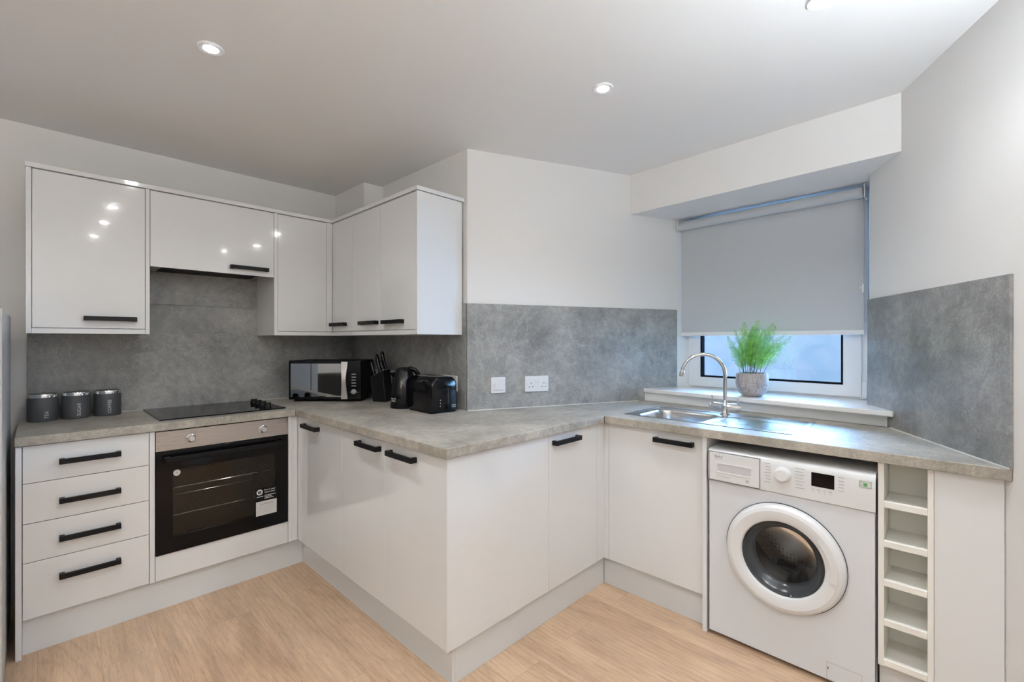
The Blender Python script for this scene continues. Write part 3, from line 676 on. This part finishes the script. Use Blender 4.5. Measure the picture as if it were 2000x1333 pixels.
# door: shadow ring, white ring, dark bezel, glass bowl, drum
dr = thing  # keep name free
b = B(); lathe(b, [(0.2125, 0.0), (0.2145, 0.0), (0.2145, 0.006), (0.2125, 0.006)], 96, (FX, cy_, cz_), '-x', True)
obj('door_gap_shade', b, M['greysteel'], wm, smooth=True, label='dark ring painted as the shaded gap round the door')
b = B(); lathe(b, [(0.146, 0.004), (0.146, 0.024), (0.150, 0.031), (0.160, 0.035), (0.188, 0.036), (0.200, 0.031), (0.2085, 0.021), (0.2125, 0.006), (0.2125, 0.002), (0.200, 0.002)], 96, (FX, cy_, cz_), '-x', True)
rd = obj('door', b, M['plastic'], wm, smooth=True, ang=22)
b = B()      # grip insert on the right side of the door ring
ga = [R(138 + i * 3.7) for i in range(15)]
for (ra, rb_, xa) in ((0.166, 0.189, 0.0415),):
    fr = [b.verts.new((FX - xa + 0.001, cy_ + ra * math.cos(a), cz_ + ra * math.sin(a))) for a in ga]; fo = [b.verts.new((FX - xa + 0.001, cy_ + rb_ * math.cos(a), cz_ + rb_ * math.sin(a))) for a in ga]
    gr = [b.verts.new((FX - 0.030, cy_ + ra * math.cos(a), cz_ + ra * math.sin(a))) for a in ga]; go = [b.verts.new((FX - 0.030, cy_ + rb_ * math.cos(a), cz_ + rb_ * math.sin(a))) for a in ga]
    for i in range(14):
        for q_ in ((fr, fo), (fo, go), (go, gr), (gr, fr)): b.faces.new((q_[0][i], q_[0][i + 1], q_[1][i + 1], q_[1][i]))
    b.faces.new((fr[0], fo[0], go[0], gr[0])); b.faces.new((fr[-1], fo[-1], go[-1], gr[-1]))
obj('grip', b, M['plastic'], rd, smooth=True)
b = B(); lathe(b, [(0.1458, 0.020), (0.1435, 0.021), (0.141, 0.016), (0.136, 0.004), (0.122, -0.008), (0.112, -0.018), (0.108, -0.030), (0.111, -0.032), (0.137, -0.014), (0.1458, 0.004)], 96, (FX, cy_, cz_), '-x', True)
obj('bezel', b, M['greysteel'], rd, smooth=True, label='dark grey inner ring')
b = B(); prof = [(0.109 * k / 12, -0.026 - 0.028 * (1 - (k / 12) ** 2)) for k in range(12, -1, -1)]
lathe(b, prof, 72, (FX, cy_, cz_), '-x'); obj('glass_bowl', b, M['doorglass'], rd, smooth=True)
b = B(); lathe(b, [(0.150, -0.02), (0.155, -0.05), (0.150, -0.075), (0.160, -0.085), (0.165, -0.10), (0.165, -0.085)], 72, (FX, cy_, cz_), '-x'); obj('door_gasket', b, M['rubber'], wm, smooth=True)
b = B(); lathe(b, [(0.166, -0.085), (0.222, -0.10), (0.225, -0.36), (0.18, -0.40), (0.05, -0.38), (0, -0.37)], 72, (FX, cy_, cz_), '-x')
for k in range(3):
    a = R(35 + 120 * k); c_ = Vector((0, math.cos(a), math.sin(a))); t_ = Vector((0, -math.sin(a), math.cos(a)))
    P = Vector((FX, cy_, cz_)); w0, w1 = 0.035, 0.010
    q_ = [P + c_ * 0.222 - t_ * w0, P + c_ * 0.222 + t_ * w0, P + c_ * 0.165 + t_ * w1, P + c_ * 0.165 - t_ * w1]
    f0 = [b.verts.new(v_ + Vector((0.11, 0, 0))) for v_ in q_]; f1 = [b.verts.new(v_ + Vector((0.38, 0, 0))) for v_ in q_]
    b.faces.new(f0)
    for i in range(4): b.faces.new((f0[i], f0[(i + 1) % 4], f1[(i + 1) % 4], f1[i]))
obj('drum', b, M['drum'], wm, smooth=True)
hf = obj('filter_hatch', ring(B(), (0.248, 0.356, 0.0225, 0.088), (0.2495, 0.3545, 0.0240, 0.0865), FX - 0.001, FX + 0.001, 'x'), M['pale_ink'], wm)
obj('hatch_catch', bx(FX - 0.0015, FX, 0.349, 0.3535, 0.061, 0.069), M['grey_ink'], hf)
for y in (wy0 + 0.05, wy1 - 0.05):
    for x in (2.14, 2.57):
        obj('foot', lathe(B(), [(0, 0), (0.02, 0), (0.02, 0.006), (0.008, 0.008), (0.008, 0.021), (0, 0.021)], 16, (x, y, 0)), M['rubber'], wm)

# ------------------------------------------------------------------ fridge at the left edge
fr = thing('fridge', 'pale grey fridge standing left of the drawer cabinet, cut by the frame', 'fridge', (-0.37, 2.8, 0))
obj('body', bx(-0.66, -0.088, 2.50, 3.20, 0.02, 1.415), M['fridge'], fr, 0.004)
obj('door', bx(-0.66, -0.087, 2.435, 2.495, 0.03, 1.418), M['fridge'], fr, 0.004)
obj('foot_strip', bx(-0.64, -0.10, 2.52, 3.18, 0.0, 0.02), M['rubber'], fr)

# ------------------------------------------------------------------ canisters
def canister(x, y, word, ang, label):
    t = thing('canister', label, 'canister', (x, y, ZT + 0.0003), R(ang), group='dark grey storage canisters in the left corner')
    b = B(); lathe(b, [(0, 0), (0.053, 0), (0.0555, 0.003), (0.0555, 0.112), (0.054, 0.1145), (0, 0.1145)], 56)
    bd = obj('body', b, M['canister'], t, local=True, smooth=True)
    b = B(); lathe(b, [(0.0525, 0.114), (0.0550, 0.115), (0.0550, 0.130), (0.0535, 0.1325), (0.050, 0.1325), (0.050, 0.114)], 56, closed=True)
    obj('rim', b, M['chrome'], t, local=True, smooth=True, label='polished steel rim')
    b = B(); lathe(b, [(0, 0.118), (0.0495, 0.118), (0.0495, 0.131), (0.047, 0.134), (0, 0.1345)], 56)
    obj('lid', b, M['blackgloss'], t, local=True, smooth=True)
    cu = text('lettering', word, 0.0205, (0, -0.0560, 0.014), (0, 0, 1), (-1, 0, 0), M['white_ink'], bd, align='LEFT', local=True)
    for v in cu.data.vertices:
        x_ = v.co.x; r_ = 0.0558 + (-0.0560 - v.co.y); a_ = x_ / 0.0558
        v.co.x = r_ * math.sin(a_); v.co.y = -r_ * math.cos(a_)
    return t
canister(0.018, 3.232, 'TEA', 14, 'dark grey canister reading TEA, leftmost in the corner')
canister(0.137, 3.237, 'SUGAR', 10, 'dark grey canister reading SUGAR, between TEA and COFFEE')
canister(0.259, 3.240, 'COFFEE', 4, 'dark grey canister reading COFFEE, nearest the hob')

# ------------------------------------------------------------------ microwave
P0 = FW * 2.962 + RT * (-1.2065)
mw = thing('microwave', 'black microwave with mirrored door and silver handle in corner', 'microwave', (P0.x, P0.y, ZT + 0.0003), R(44.1 - 90))
hw = 0.2345; z0, z1 = 0.013, 0.266
obj('case', bx(-hw + 0.004, hw - 0.008, 0.020, 0.290, z0 + 0.002, z1 - 0.002), M['blackmatt'], mw, 0.006, local=True)
fx0 = -hw; fw = 2 * hw
obj('front_frame', bx(fx0, hw, 0.0, 0.021, z0, z1), M['blackgloss'], mw, 0.008, local=True, seg=4)
obj('door_glass', bx(fx0 + 0.016, fx0 + 0.732 * fw, -0.003, 0.001, z0 + 0.018, z1 - 0.020), M['mirror'], mw, 0.001, local=True, label='mirrored door glass')
b = B(); rw = []
for i in range(17):
    t = i / 16; z = z0 + 0.004 + (z1 - z0 - 0.012) * t; c_ = 0.5 - 0.5 * math.cos(2 * PI * t)
    xl = fx0 + (0.731 + 0.012 * c_) * fw; xr = fx0 + (0.818 - 0.020 * c_) * fw; yy = -0.010 - 0.008 * c_
    rw.append([b.verts.new(p) for p in ((xl, -0.002, z), (xl, yy, z), (xr, yy + 0.003, z), (xr, -0.002, z))])
for a_, c_ in zip(rw, rw[1:]):
    for i in range(4): b.faces.new((a_[i], a_[(i + 1) % 4], c_[(i + 1) % 4], c_[i]))
b.faces.new(rw[0]); b.faces.new(rw[-1])
obj('handle', b, M['satin'], mw, 0.001, local=True, smooth=True, label='curved silver handle')
xb = fx0 + 0.900 * fw
for i in range(5):
    z = 0.1775 - i * 0.0188
    obj('button', bx(xb - 0.014, xb + 0.014, -0.004, 0.001, z - 0.003, z + 0.003), M['satin'], mw, 0.001, local=True)
b = B(); lathe(b, [(0, 0), (0.0165, 0), (0.0165, 0.004), (0.0135, 0.006), (0.0125, 0.018), (0, 0.019)], 32, (xb, 0.0, 0.065), '-y'); obj('dial', b, M['satin'], mw, local=True, smooth=True)
b = B(); box(b, xb - 0.027, xb - 0.020, -0.0008, 0.0, 0.060, 0.0625); box(b, xb + 0.020, xb + 0.027, -0.0008, 0.0, 0.060, 0.0625); obj('print', b, M['pale_ink'], mw, local=True)
for x in (-0.2, 0.19):
    for y in (0.04, 0.26): obj('foot', lathe(B(), [(0, 0), (0.012, 0), (0.012, 0.0145), (0, 0.0145)], 16, (x, y, 0)), M['rubber'], mw, local=True)

# ------------------------------------------------------------------ knife block with knives
kb_ang = R(-62)
kp = FW * 3.00 + RT * (-0.843)
kn = thing('knife_block', 'black slanted knife block beside the microwave', 'knife block', (kp.x, kp.y, ZT + 0.0003), kb_ang)
q = [(-0.046, 0), (0.050, 0), (0.028, 0.205), (-0.066, 0.158)]
b = B(); lo = [b.verts.new((x, -0.045, z)) for x, z in q]; hi = [b.verts.new((x, 0.045, z)) for x, z in q]
b.faces.new(lo); b.faces.new(hi)
for i in range(4): b.faces.new((lo[i], lo[(i + 1) % 4], hi[(i + 1) % 4], hi[i]))
kmain = obj('block', b, M['blackmatt'], kn, 0.003, local=True)
b = B()
up_k = Vector((-0.22, 0, 0.975)).normalized()
spots = [(-0.048, -0.022, 0.085), (-0.030, 0.020, 0.125), (-0.004, -0.022, 0.100), (0.012, 0.020, 0.122), (0.018, -0.026, 0.06)]
def ktop(x): return 0.158 + (x + 0.066) / 0.094 * 0.047
for (x, y, _) in spots:
    zt = ktop(x); box(b, x - 0.010, x + 0.010, y - 0.003, y + 0.003, zt + 0.0003, zt + 0.0012)
obj('slots', b, M['rubber'], kn, local=True)
Mk = W[kn.name]
KN = ['leftmost black knife in the block, leaning toward the microwave', 'tall black knife rear left of centre in the knife block', 'middle black knife at the front of the knife block', 'tallest rightmost black knife handle standing in the knife block', 'short black knife in front of the rightmost tall knife']
for i, (x, y, ln_) in enumerate(spots):
    base = Vector((x, y, ktop(x) + 0.007)); b = B()
    pts_ = [base + up_k * (ln_ * t) + Vector((-0.006 * math.sin(t * 2.6), 0, 0)) for t in (0, 0.08, 0.3, 0.6, 0.88, 1.0)]
    tube(b, [Mk @ p for p in pts_], [0.009, 0.0112, 0.0105, 0.0115, 0.012, 0.008], 14)
    nm = thing('kitchen_knife', KN[i], 'knife', tuple(Mk @ base), 0, group='knives in the black knife block')
    obj('handle', b, M['blackgloss'], nm, smooth=True, ang=60)
    b = B(); bb_ = base - up_k * 0.003
    tube(b, [Mk @ (bb_ - up_k * 0.003), Mk @ (bb_ + up_k * 0.006)], 0.0045, 10); obj('bolster', b, M['satin'], nm, smooth=True)

# ------------------------------------------------------------------ kettle
kc = Vector((1.505, 2.350))
kt = thing('kettle', 'black gloss kettle between knife block and toaster', 'kettle', (kc.x, kc.y, ZT + 0.0003), R(-25))
b = B(); lathe(b, [(0, 0), (0.074, 0), (0.076, 0.004), (0.076, 0.020), (0.072, 0.022), (0, 0.022)], 48); obj('power_base', b, M['blackmatt'], kt, local=True, smooth=True)
b = B(); lathe(b, [(0, 0.0235), (0.072, 0.0235), (0.0755, 0.030), (0.0765, 0.060), (0.075, 0.095), (0.070, 0.135), (0.063, 0.172), (0.055, 0.200), (0.050, 0.212), (0.048, 0.2125), (0, 0.2125)], 56)
kbody = obj('jug', b, M['blackgloss'], kt, local=True, smooth=True, ang=50)
b = B(); lathe(b, [(0, 0.213), (0.049, 0.213), (0.046, 0.224), (0.034, 0.234), (0.012, 0.239), (0, 0.2395)], 48); obj('lid', b, M['blackgloss'], kt, local=True, smooth=True)
b = B(); v = [b.verts.new(p) for p in ((-0.050, -0.022, 0.205), (-0.050, 0.022, 0.205), (-0.083, 0, 0.206), (-0.058, -0.014, 0.172), (-0.058, 0.014, 0.172), (-0.048, -0.020, 0.21), (-0.048, 0.020, 0.21))]
bmesh.ops.convex_hull(b, input=b.verts[:]); obj('spout', b, M['blackgloss'], kt, local=True)
b = B(); tube(b, [(0.012, 0, 0.224), (0.040, 0, 0.229), (0.064, 0, 0.220), (0.083, 0, 0.198), (0.093, 0, 0.165), (0.097, 0, 0.130), (0.098, 0, 0.100), (0.094, 0, 0.076), (0.074, 0, 0.062)], [0.012, 0.014, 0.014, 0.013, 0.012, 0.012, 0.012, 0.012, 0.012], 16)
obj('handle', b, M['blackgloss'], kt, local=True, smooth=True, ang=60)
def wrap_text(s, size, r, ang, z, parent):
    o = text('lettering', s, size, (0, -r, z), (1, 0, 0), (0, 0, 1), M['white_ink'], parent, local=True)
    for v in o.data.vertices:
        a_ = v.co.x / r + ang; rr_ = r + (-r - v.co.y); v.co.x = rr_ * math.sin(a_); v.co.y = -rr_ * math.cos(a_)
wrap_text('Russell\nHobbs', 0.013, 0.0772, R(-56), 0.052, kbody)

# ------------------------------------------------------------------ toaster
ts = thing('toaster', 'black gloss two slice toaster in front of the kettle', 'toaster', (1.549, 2.126, ZT + 0.0003), R(-3))
def tprof(s=1.0, zt=0.196):
    P = []; hwid = 0.088 * s
    P += [(-hwid + 0.004, 0.010), (-hwid, 0.020)]
    P += [(-hwid + 0.004, 0.120)]
    for i in range(7):
        a = R(180 - i * 15); P.append((-hwid + 0.050 + 0.046 * math.cos(a), zt - 0.050 + 0.050 * math.sin(a)))
    Q = [(-x, z) for x, z in reversed(P)]
    return P + Q
b = B(); ring_rows = []
for (y, s, dz) in ((-0.122, 0.90, -0.012), (-0.119, 0.96, -0.005), (-0.111, 1.0, 0), (0.111, 1.0, 0), (0.119, 0.96, -0.005), (0.122, 0.90, -0.012)):
    ring_rows.append([b.verts.new((x, y, z)) for x, z in tprof(s, 0.196 + dz)])
n_ = len(ring_rows[0])
for a_, c_ in zip(ring_rows, ring_rows[1:]):
    for i in range(n_): b.faces.new((a_[i], a_[(i + 1) % n_], c_[(i + 1) % n_], c_[i]))
b.faces.new(ring_rows[0]); b.faces.new(ring_rows[-1])
tb = obj('shell', b, M['blackgloss'], ts, local=True, smooth=True, ang=50)
obj('base', bx(-0.080, 0.080, -0.112, 0.112, 0.0, 0.0102), M['blackmatt'], ts, 0.002, local=True)
tpn = obj('top_plate', bx(-0.042, 0.042, -0.098, 0.098, 0.1950, 0.1985), M['chrome'], ts, 0.001, local=True, label='chrome plate round the slots')
for x in (-0.022, 0.022): obj('slot', bx(x - 0.013, x + 0.013, -0.088, 0.088, 0.1983, 0.1992), M['rubber'], tpn, local=True)
obj('lever_slot', bx(0.018, 0.026, -0.1235, -0.121, 0.050, 0.150), M['rubber'], ts, local=True)
obj('lever', bx(0.006, 0.038, -0.140, -0.1235, 0.136, 0.148), M['blackmatt'], ts, 0.003, local=True)
for i, z in enumerate((0.071, 0.055, 0.039)):
    obj('button', lathe(B(), [(0, 0), (0.0042, 0), (0.0036, 0.003), (0, 0.003)], 16, (-0.030, -0.1220, z), '-y'), M['chrome'], ts, local=True)
obj('dial', lathe(B(), [(0, 0), (0.013, 0), (0.012, 0.010), (0, 0.011)], 24, (0.022, -0.1220, 0.032), '-y'), M['blackmatt'], ts, local=True, smooth=True)
text('lettering', 'Russell\nHobbs', 0.0105, (0.060, -0.1224, 0.034), (1, 0, 0), (0, 0, 1), M['white_ink'], tb, local=True)

# ------------------------------------------------------------------ sockets
def socket(label, org, e, n, wd, ht=0.088, switches=2, word=None):
    """plate with its lower left corner at org (as seen), e to the right, n out of the wall"""
    ang = math.atan2(e[1], e[0])
    t = thing('wall_socket' if switches == 2 else 'fused_switch', label, 'socket' if switches == 2 else 'switch', org, ang)
    # local: x right, -y out of the wall
    pl_ = obj('plate', bx(0, wd, -0.009, 0.0, 0, ht), M['plastic'], t, 0.002, local=True)
    if switches == 2:
        b = B()
        for cx_ in (wd * 0.25, wd * 0.80):
            box(b, cx_ - 0.0016, cx_ + 0.0016, -0.0096, -0.0088, ht * 0.50, ht * 0.50 + 0.008)
            for s_ in (-1, 1): box(b, cx_ + s_ * 0.011 - 0.0032, cx_ + s_ * 0.011 + 0.0032, -0.0096, -0.0088, ht * 0.29, ht * 0.29 + 0.0042)
        obj('pin_holes', b, M['rubber'], t, local=True)
        for cx_ in (wd * 0.46, wd * 0.58): obj('rocker', bx(cx_ - 0.006, cx_ + 0.006, -0.0125, -0.0088, ht * 0.52, ht * 0.52 + 0.022), M['plastic'], t, 0.001, local=True)
        b = B()
        for cx_ in (0.012, wd - 0.012): lathe(b, [(0, 0), (0.003, 0), (0.003, 0.0006), (0, 0.0006)], 12, (cx_, -0.009, ht * 0.50), '-y')
        obj('screws', b, M['satin'], t, local=True)
    else:
        obj('rocker', bx(0.022, 0.036, -0.0125, -0.0088, 0.034, 0.058), M['plastic'], t, 0.001, local=True)
        obj('fuse_holder', bx(0.046, 0.072, -0.0105, -0.0088, 0.036, 0.062), M['plastic'], t, 0.001, local=True)
        b = B()
        for cx_, z_ in ((0.010, ht / 2), (wd - 0.010, ht / 2), (0.062, 0.064)): lathe(b, [(0, 0), (0.0025, 0), (0.0025, 0.0006), (0, 0.0006)], 12, (cx_, -0.009, z_), '-y')
        obj('screws', b, M['satin'], t, local=True)
        text('lettering', word, 0.0085, (wd / 2, -0.0093, 0.016), (1, 0, 0), (0, 0, 1), M['grey_ink'], pl_, local=True)
    return t
def onA(s, z): p = SW + eA * s + nA * 0.0105; return (p.x, p.y, z)
sA = lambda x, y: (Vector((x, y)) - SW).dot(eA)
socket('white fused switch plate, left of the double socket by the window', onA(sA(1.803, 1.923), 1.002), eA, nA, 0.088, 0.090, 1, 'COOKER HOOD')
socket('white double socket on splashback left of the window', onA(sA(1.996, 1.838), 1.001), eA, nA, 0.153, 0.092)
socket('white double socket partly hidden behind the toaster', (1.6685, 2.195, 1.012), (0, -1, 0), None, 0.146)
socket('white double socket partly hidden behind the kettle', (1.6685, 2.838, 1.012), (0, -1, 0), None, 0.146)
socket('white double socket mostly hidden behind the knife block', (1.6685, 3.075, 1.012), (0, -1, 0), None, 0.146)

# ------------------------------------------------------------------ potted fern
pc = Vector((2.835, 0.842, 0.9873))
pf = thing('potted_fern', 'green fern in round stone-grey pot on window sill', 'plant', tuple(pc), 0)
b = B(); lathe(b, [(0, 0), (0.046, 0), (0.056, 0.006), (0.073, 0.028), (0.083, 0.058), (0.085, 0.088), (0.082, 0.118), (0.0785, 0.131), (0.073, 0.131), (0.074, 0.115), (0.074, 0.10), (0.0, 0.10)], 56)
obj('pot', b, M['pot'], pf, local=True, smooth=True, ang=60)
b = B(); lathe(b, [(0, 0.104), (0.04, 0.107), (0.073, 0.103)], 32); obj('soil', b, M['soil'], pf, local=True, smooth=True)
def frond(tip, base, width, seed):
    rnd = random.Random(seed); bm = B(); n = 30
    base = Vector(base); tip = Vector(tip); mid = (base + tip) / 2 + Vector((0, 0, 0.055)) - (tip - base).cross(Vector((0, 0, 1))) * 0.0
    mid = Vector((base.x * 0.7 + tip.x * 0.3, base.y * 0.7 + tip.y * 0.3, base.z * 0.4 + tip.z * 0.6))
    P = [(base * (1 - t) ** 2 + mid * 2 * t * (1 - t) + tip * t * t) for t in [i / n for i in range(n + 1)]]
    tube(bm, P[::3] if (n % 3) == 0 else P, [0.0016 - 0.0012 * i / 10 for i in range(11)], 5)
    ax = (tip - base); side0 = RT * math.cos(rnd.uniform(-0.7, 0.7)) + FW * math.sin(rnd.uniform(-0.7, 0.7))
    leaf_faces = []
    for i in range(7, n + 1):
        t = i / n; tg = (P[min(i + 1, n)] - P[i - 1]).normalized()
        s = (side0 - tg * side0.dot(tg)).normalized(); nn = tg.cross(s)
        wl_ = width * math.sin(min(1, (t - 0.16) / 0.84) ** 0.75 * PI) ** 0.8 * 0.95 + 0.004
        for sg_ in (-1, 1):
            dr_ = (s * sg_ * 0.86 + tg * 0.5 + nn * rnd.uniform(-0.25, 0.25)).normalized(); L_ = wl_ * rnd.uniform(0.8, 1.12)
            m_ = max(2, int(L_ / 0.0048)); side = dr_.cross(nn).normalized()
            for k in range(1, m_ + 1):
                c = P[i] + dr_ * (L_ * k / m_) - Vector((0, 0, 0.12 * L_ * (k / m_) ** 2))
                for sg2 in (-1, 1):
                    d2 = (side * sg2 * 0.8 + dr_ * 0.6 + nn * rnd.uniform(-0.5, 0.5)).normalized(); ll = 0.0062 * (1.15 - 0.5 * k / m_); w2 = d2.cross(nn).normalized() * ll * 0.34
                    q_ = [bm.verts.new(p_) for p_ in (c, c + d2 * ll * 0.5 + w2, c + d2 * ll, c + d2 * ll * 0.5 - w2)]
                    f = bm.faces.new(q_); f.material_index = 1
            q_ = [bm.verts.new(p_) for p_ in (P[i] + side * 0.0004, P[i] + dr_ * L_, P[i] - side * 0.0004)]; bm.faces.new(q_).material_index = 1
    o = obj('frond', bm, [M['stem'], M['leaf']], pf, local=True)
    return o
def lt(l, d_, z): v = RT * l + FW * d_; return (v.x, v.y, z)
fl = [(-0.135, 0.02, 0.335), (-0.118, -0.03, 0.275), (-0.105, 0.00, 0.375), (-0.040, 0.02, 0.415), (-0.055, -0.04, 0.36), (-0.015, -0.03, 0.39), (0.010, 0.01, 0.405), (0.030, 0.00, 0.425), (0.045, -0.04, 0.405),
      (0.020, -0.06, 0.36), (0.075, 0.02, 0.375), (0.105, -0.02, 0.410), (0.130, 0.01, 0.395), (0.150, -0.05, 0.345), (0.205, -0.02, 0.335), (0.115, -0.07, 0.295), (-0.020, -0.07, 0.33), (0.060, -0.08, 0.33),
      (0.000, 0.03, 0.37), (0.170, -0.01, 0.30), (-0.09, -0.06, 0.31), (0.035, 0.03, 0.385)]
for i, (l, d_, z) in enumerate(fl):
    rnd = random.Random(40 + i); bl_ = -0.02 + 0.25 * l + rnd.uniform(-0.015, 0.015)
    wd_ = 0.032 if l < -0.08 else (0.040 if l < 0.09 else 0.040)
    frond(lt(l, d_ * 0.8 - 0.01, z), lt(bl_, rnd.uniform(-0.03, 0.02), 0.104), wd_, i)

# ------------------------------------------------------------------ ceiling spotlights
for i, (x, y, lab) in enumerate(((0.444, 1.974, 'recessed ceiling spotlight above the drawers, left of the two in view'), (1.677, 1.085, 'recessed ceiling spotlight above the peninsula, right of the two in view'),
                    (1.726, 0.308, 'recessed ceiling spotlight just cut by top edge near the right wall'), (0.42, 1.12, 'ceiling spotlight reflected highest in the door above the canisters'), (0.42, 0.43, 'ceiling spotlight reflected second in the door above the canisters'), (0.40, -0.35, 'ceiling spotlight reflected lowest in the door above the canisters'), (1.55, -0.30, None),
                    (-0.85, 1.97, None), (-0.85, 0.9, None), (-0.85, -0.6, None), (-1.8, 1.2, None), (-1.8, -0.9, None))):
    t = thing('ceiling_spotlight', lab or 'recessed ceiling spotlight outside the frame, behind the camera', 'ceiling light', (x, y, H - 0.004), 0, group='recessed ceiling spotlights')
    b = B(); lathe(b, [(0.025, -0.0015), (0.040, -0.003), (0.043, 0.0035), (0.025, 0.0035)], 40, closed=True); obj('ring', b, M['plastic'], t, local=True, smooth=True)
    b = B(); lathe(b, [(0, 0), (0.025, 0), (0.025, 0.0035), (0, 0.0035)], 32); obj('lamp', b, M['lamp'], t, local=True)
    ld = bpy.data.lights.new('spot_beam', 'SPOT'); ld.energy = SPOT; ld.color = LAMP_COL; ld.spot_size = R(140); ld.spot_blend = 0.9; ld.shadow_soft_size = 0.03
    lo_ = bpy.data.objects.new('spot_beam', ld); C.objects.link(lo_); lo_.parent = t; lo_.location = (0, 0, -0.004)

# ------------------------------------------------------------------ unseen uplighters: first read from a reflection, other two added for fill light
for x, y, lab in ((-0.35, -1.10, 'white uplighter floor lamp behind the camera by the right wall'), (-1.95, -0.35, 'added fill light uplighter behind the camera beside the sofa'), (1.20, -0.375, 'added fill light uplighter just right of the frame by the right wall')):
    t = thing('fill_uplighter', lab, 'lamp', (x, y, 0))
    obj('base', lathe(B(), [(0, 0), (0.14, 0), (0.14, 0.012), (0.02, 0.02), (0, 0.02)], 40), M['plastic'], t, local=True, smooth=True)
    b = B(); tube(b, [(0, 0, 0.018), (0, 0, 1.62)], 0.012, 16); obj('pole', b, M['plastic'], t, local=True, smooth=True)
    obj('lamp_shade', lathe(B(), [(0.012, 1.60), (0.07, 1.615), (0.13, 1.65), (0.165, 1.70), (0.168, 1.70), (0.150, 1.695), (0.012, 1.62)], 48, closed=True), M['plastic'], t, local=True, smooth=True)
    obj('lamp', lathe(B(), [(0, 1.685), (0.147, 1.685), (0.147, 1.69), (0, 1.69)], 40), M['fill_dim' if x > 1 else ('fill_warm' if x < -1 else 'uplamp')], t, local=True)

# ------------------------------------------------------------------ sofa behind the camera, seen in the microwave's mirrored door
M['cloth'] = mat('charcoal_sofa_cloth', (0.035, 0.032, 0.030), 0.9, spec=0.2)
so = thing('sofa', 'charcoal sofa behind the camera, reflected in the mirrored microwave door', 'sofa', (-1.95, 1.45, 0))
obj('base', bx(-2.37, -1.52, 0.35, 3.20, 0.06, 0.30), M['cloth'], so, 0.02, seg=3)
obj('backrest', bx(-2.37, -2.16, 0.35, 3.20, 0.30, 0.84), M['cloth'], so, 0.04, seg=4)
for y in (0.35, 3.00): obj('armrest', bx(-2.37, -1.52, y, y + 0.20, 0.30, 0.62), M['cloth'], so, 0.03, seg=4)
for y in (0.56, 1.78): obj('seat_cushion', bx(-2.15, -1.50, y, y + 1.20, 0.301, 0.45), M['cloth'], so, 0.03, seg=4)
for x in (-2.30, -1.60):
    for y in (0.42, 3.12): obj('foot', bx(x - 0.02, x + 0.02, y - 0.02, y + 0.02, 0, 0.06), M['rubber'], so)
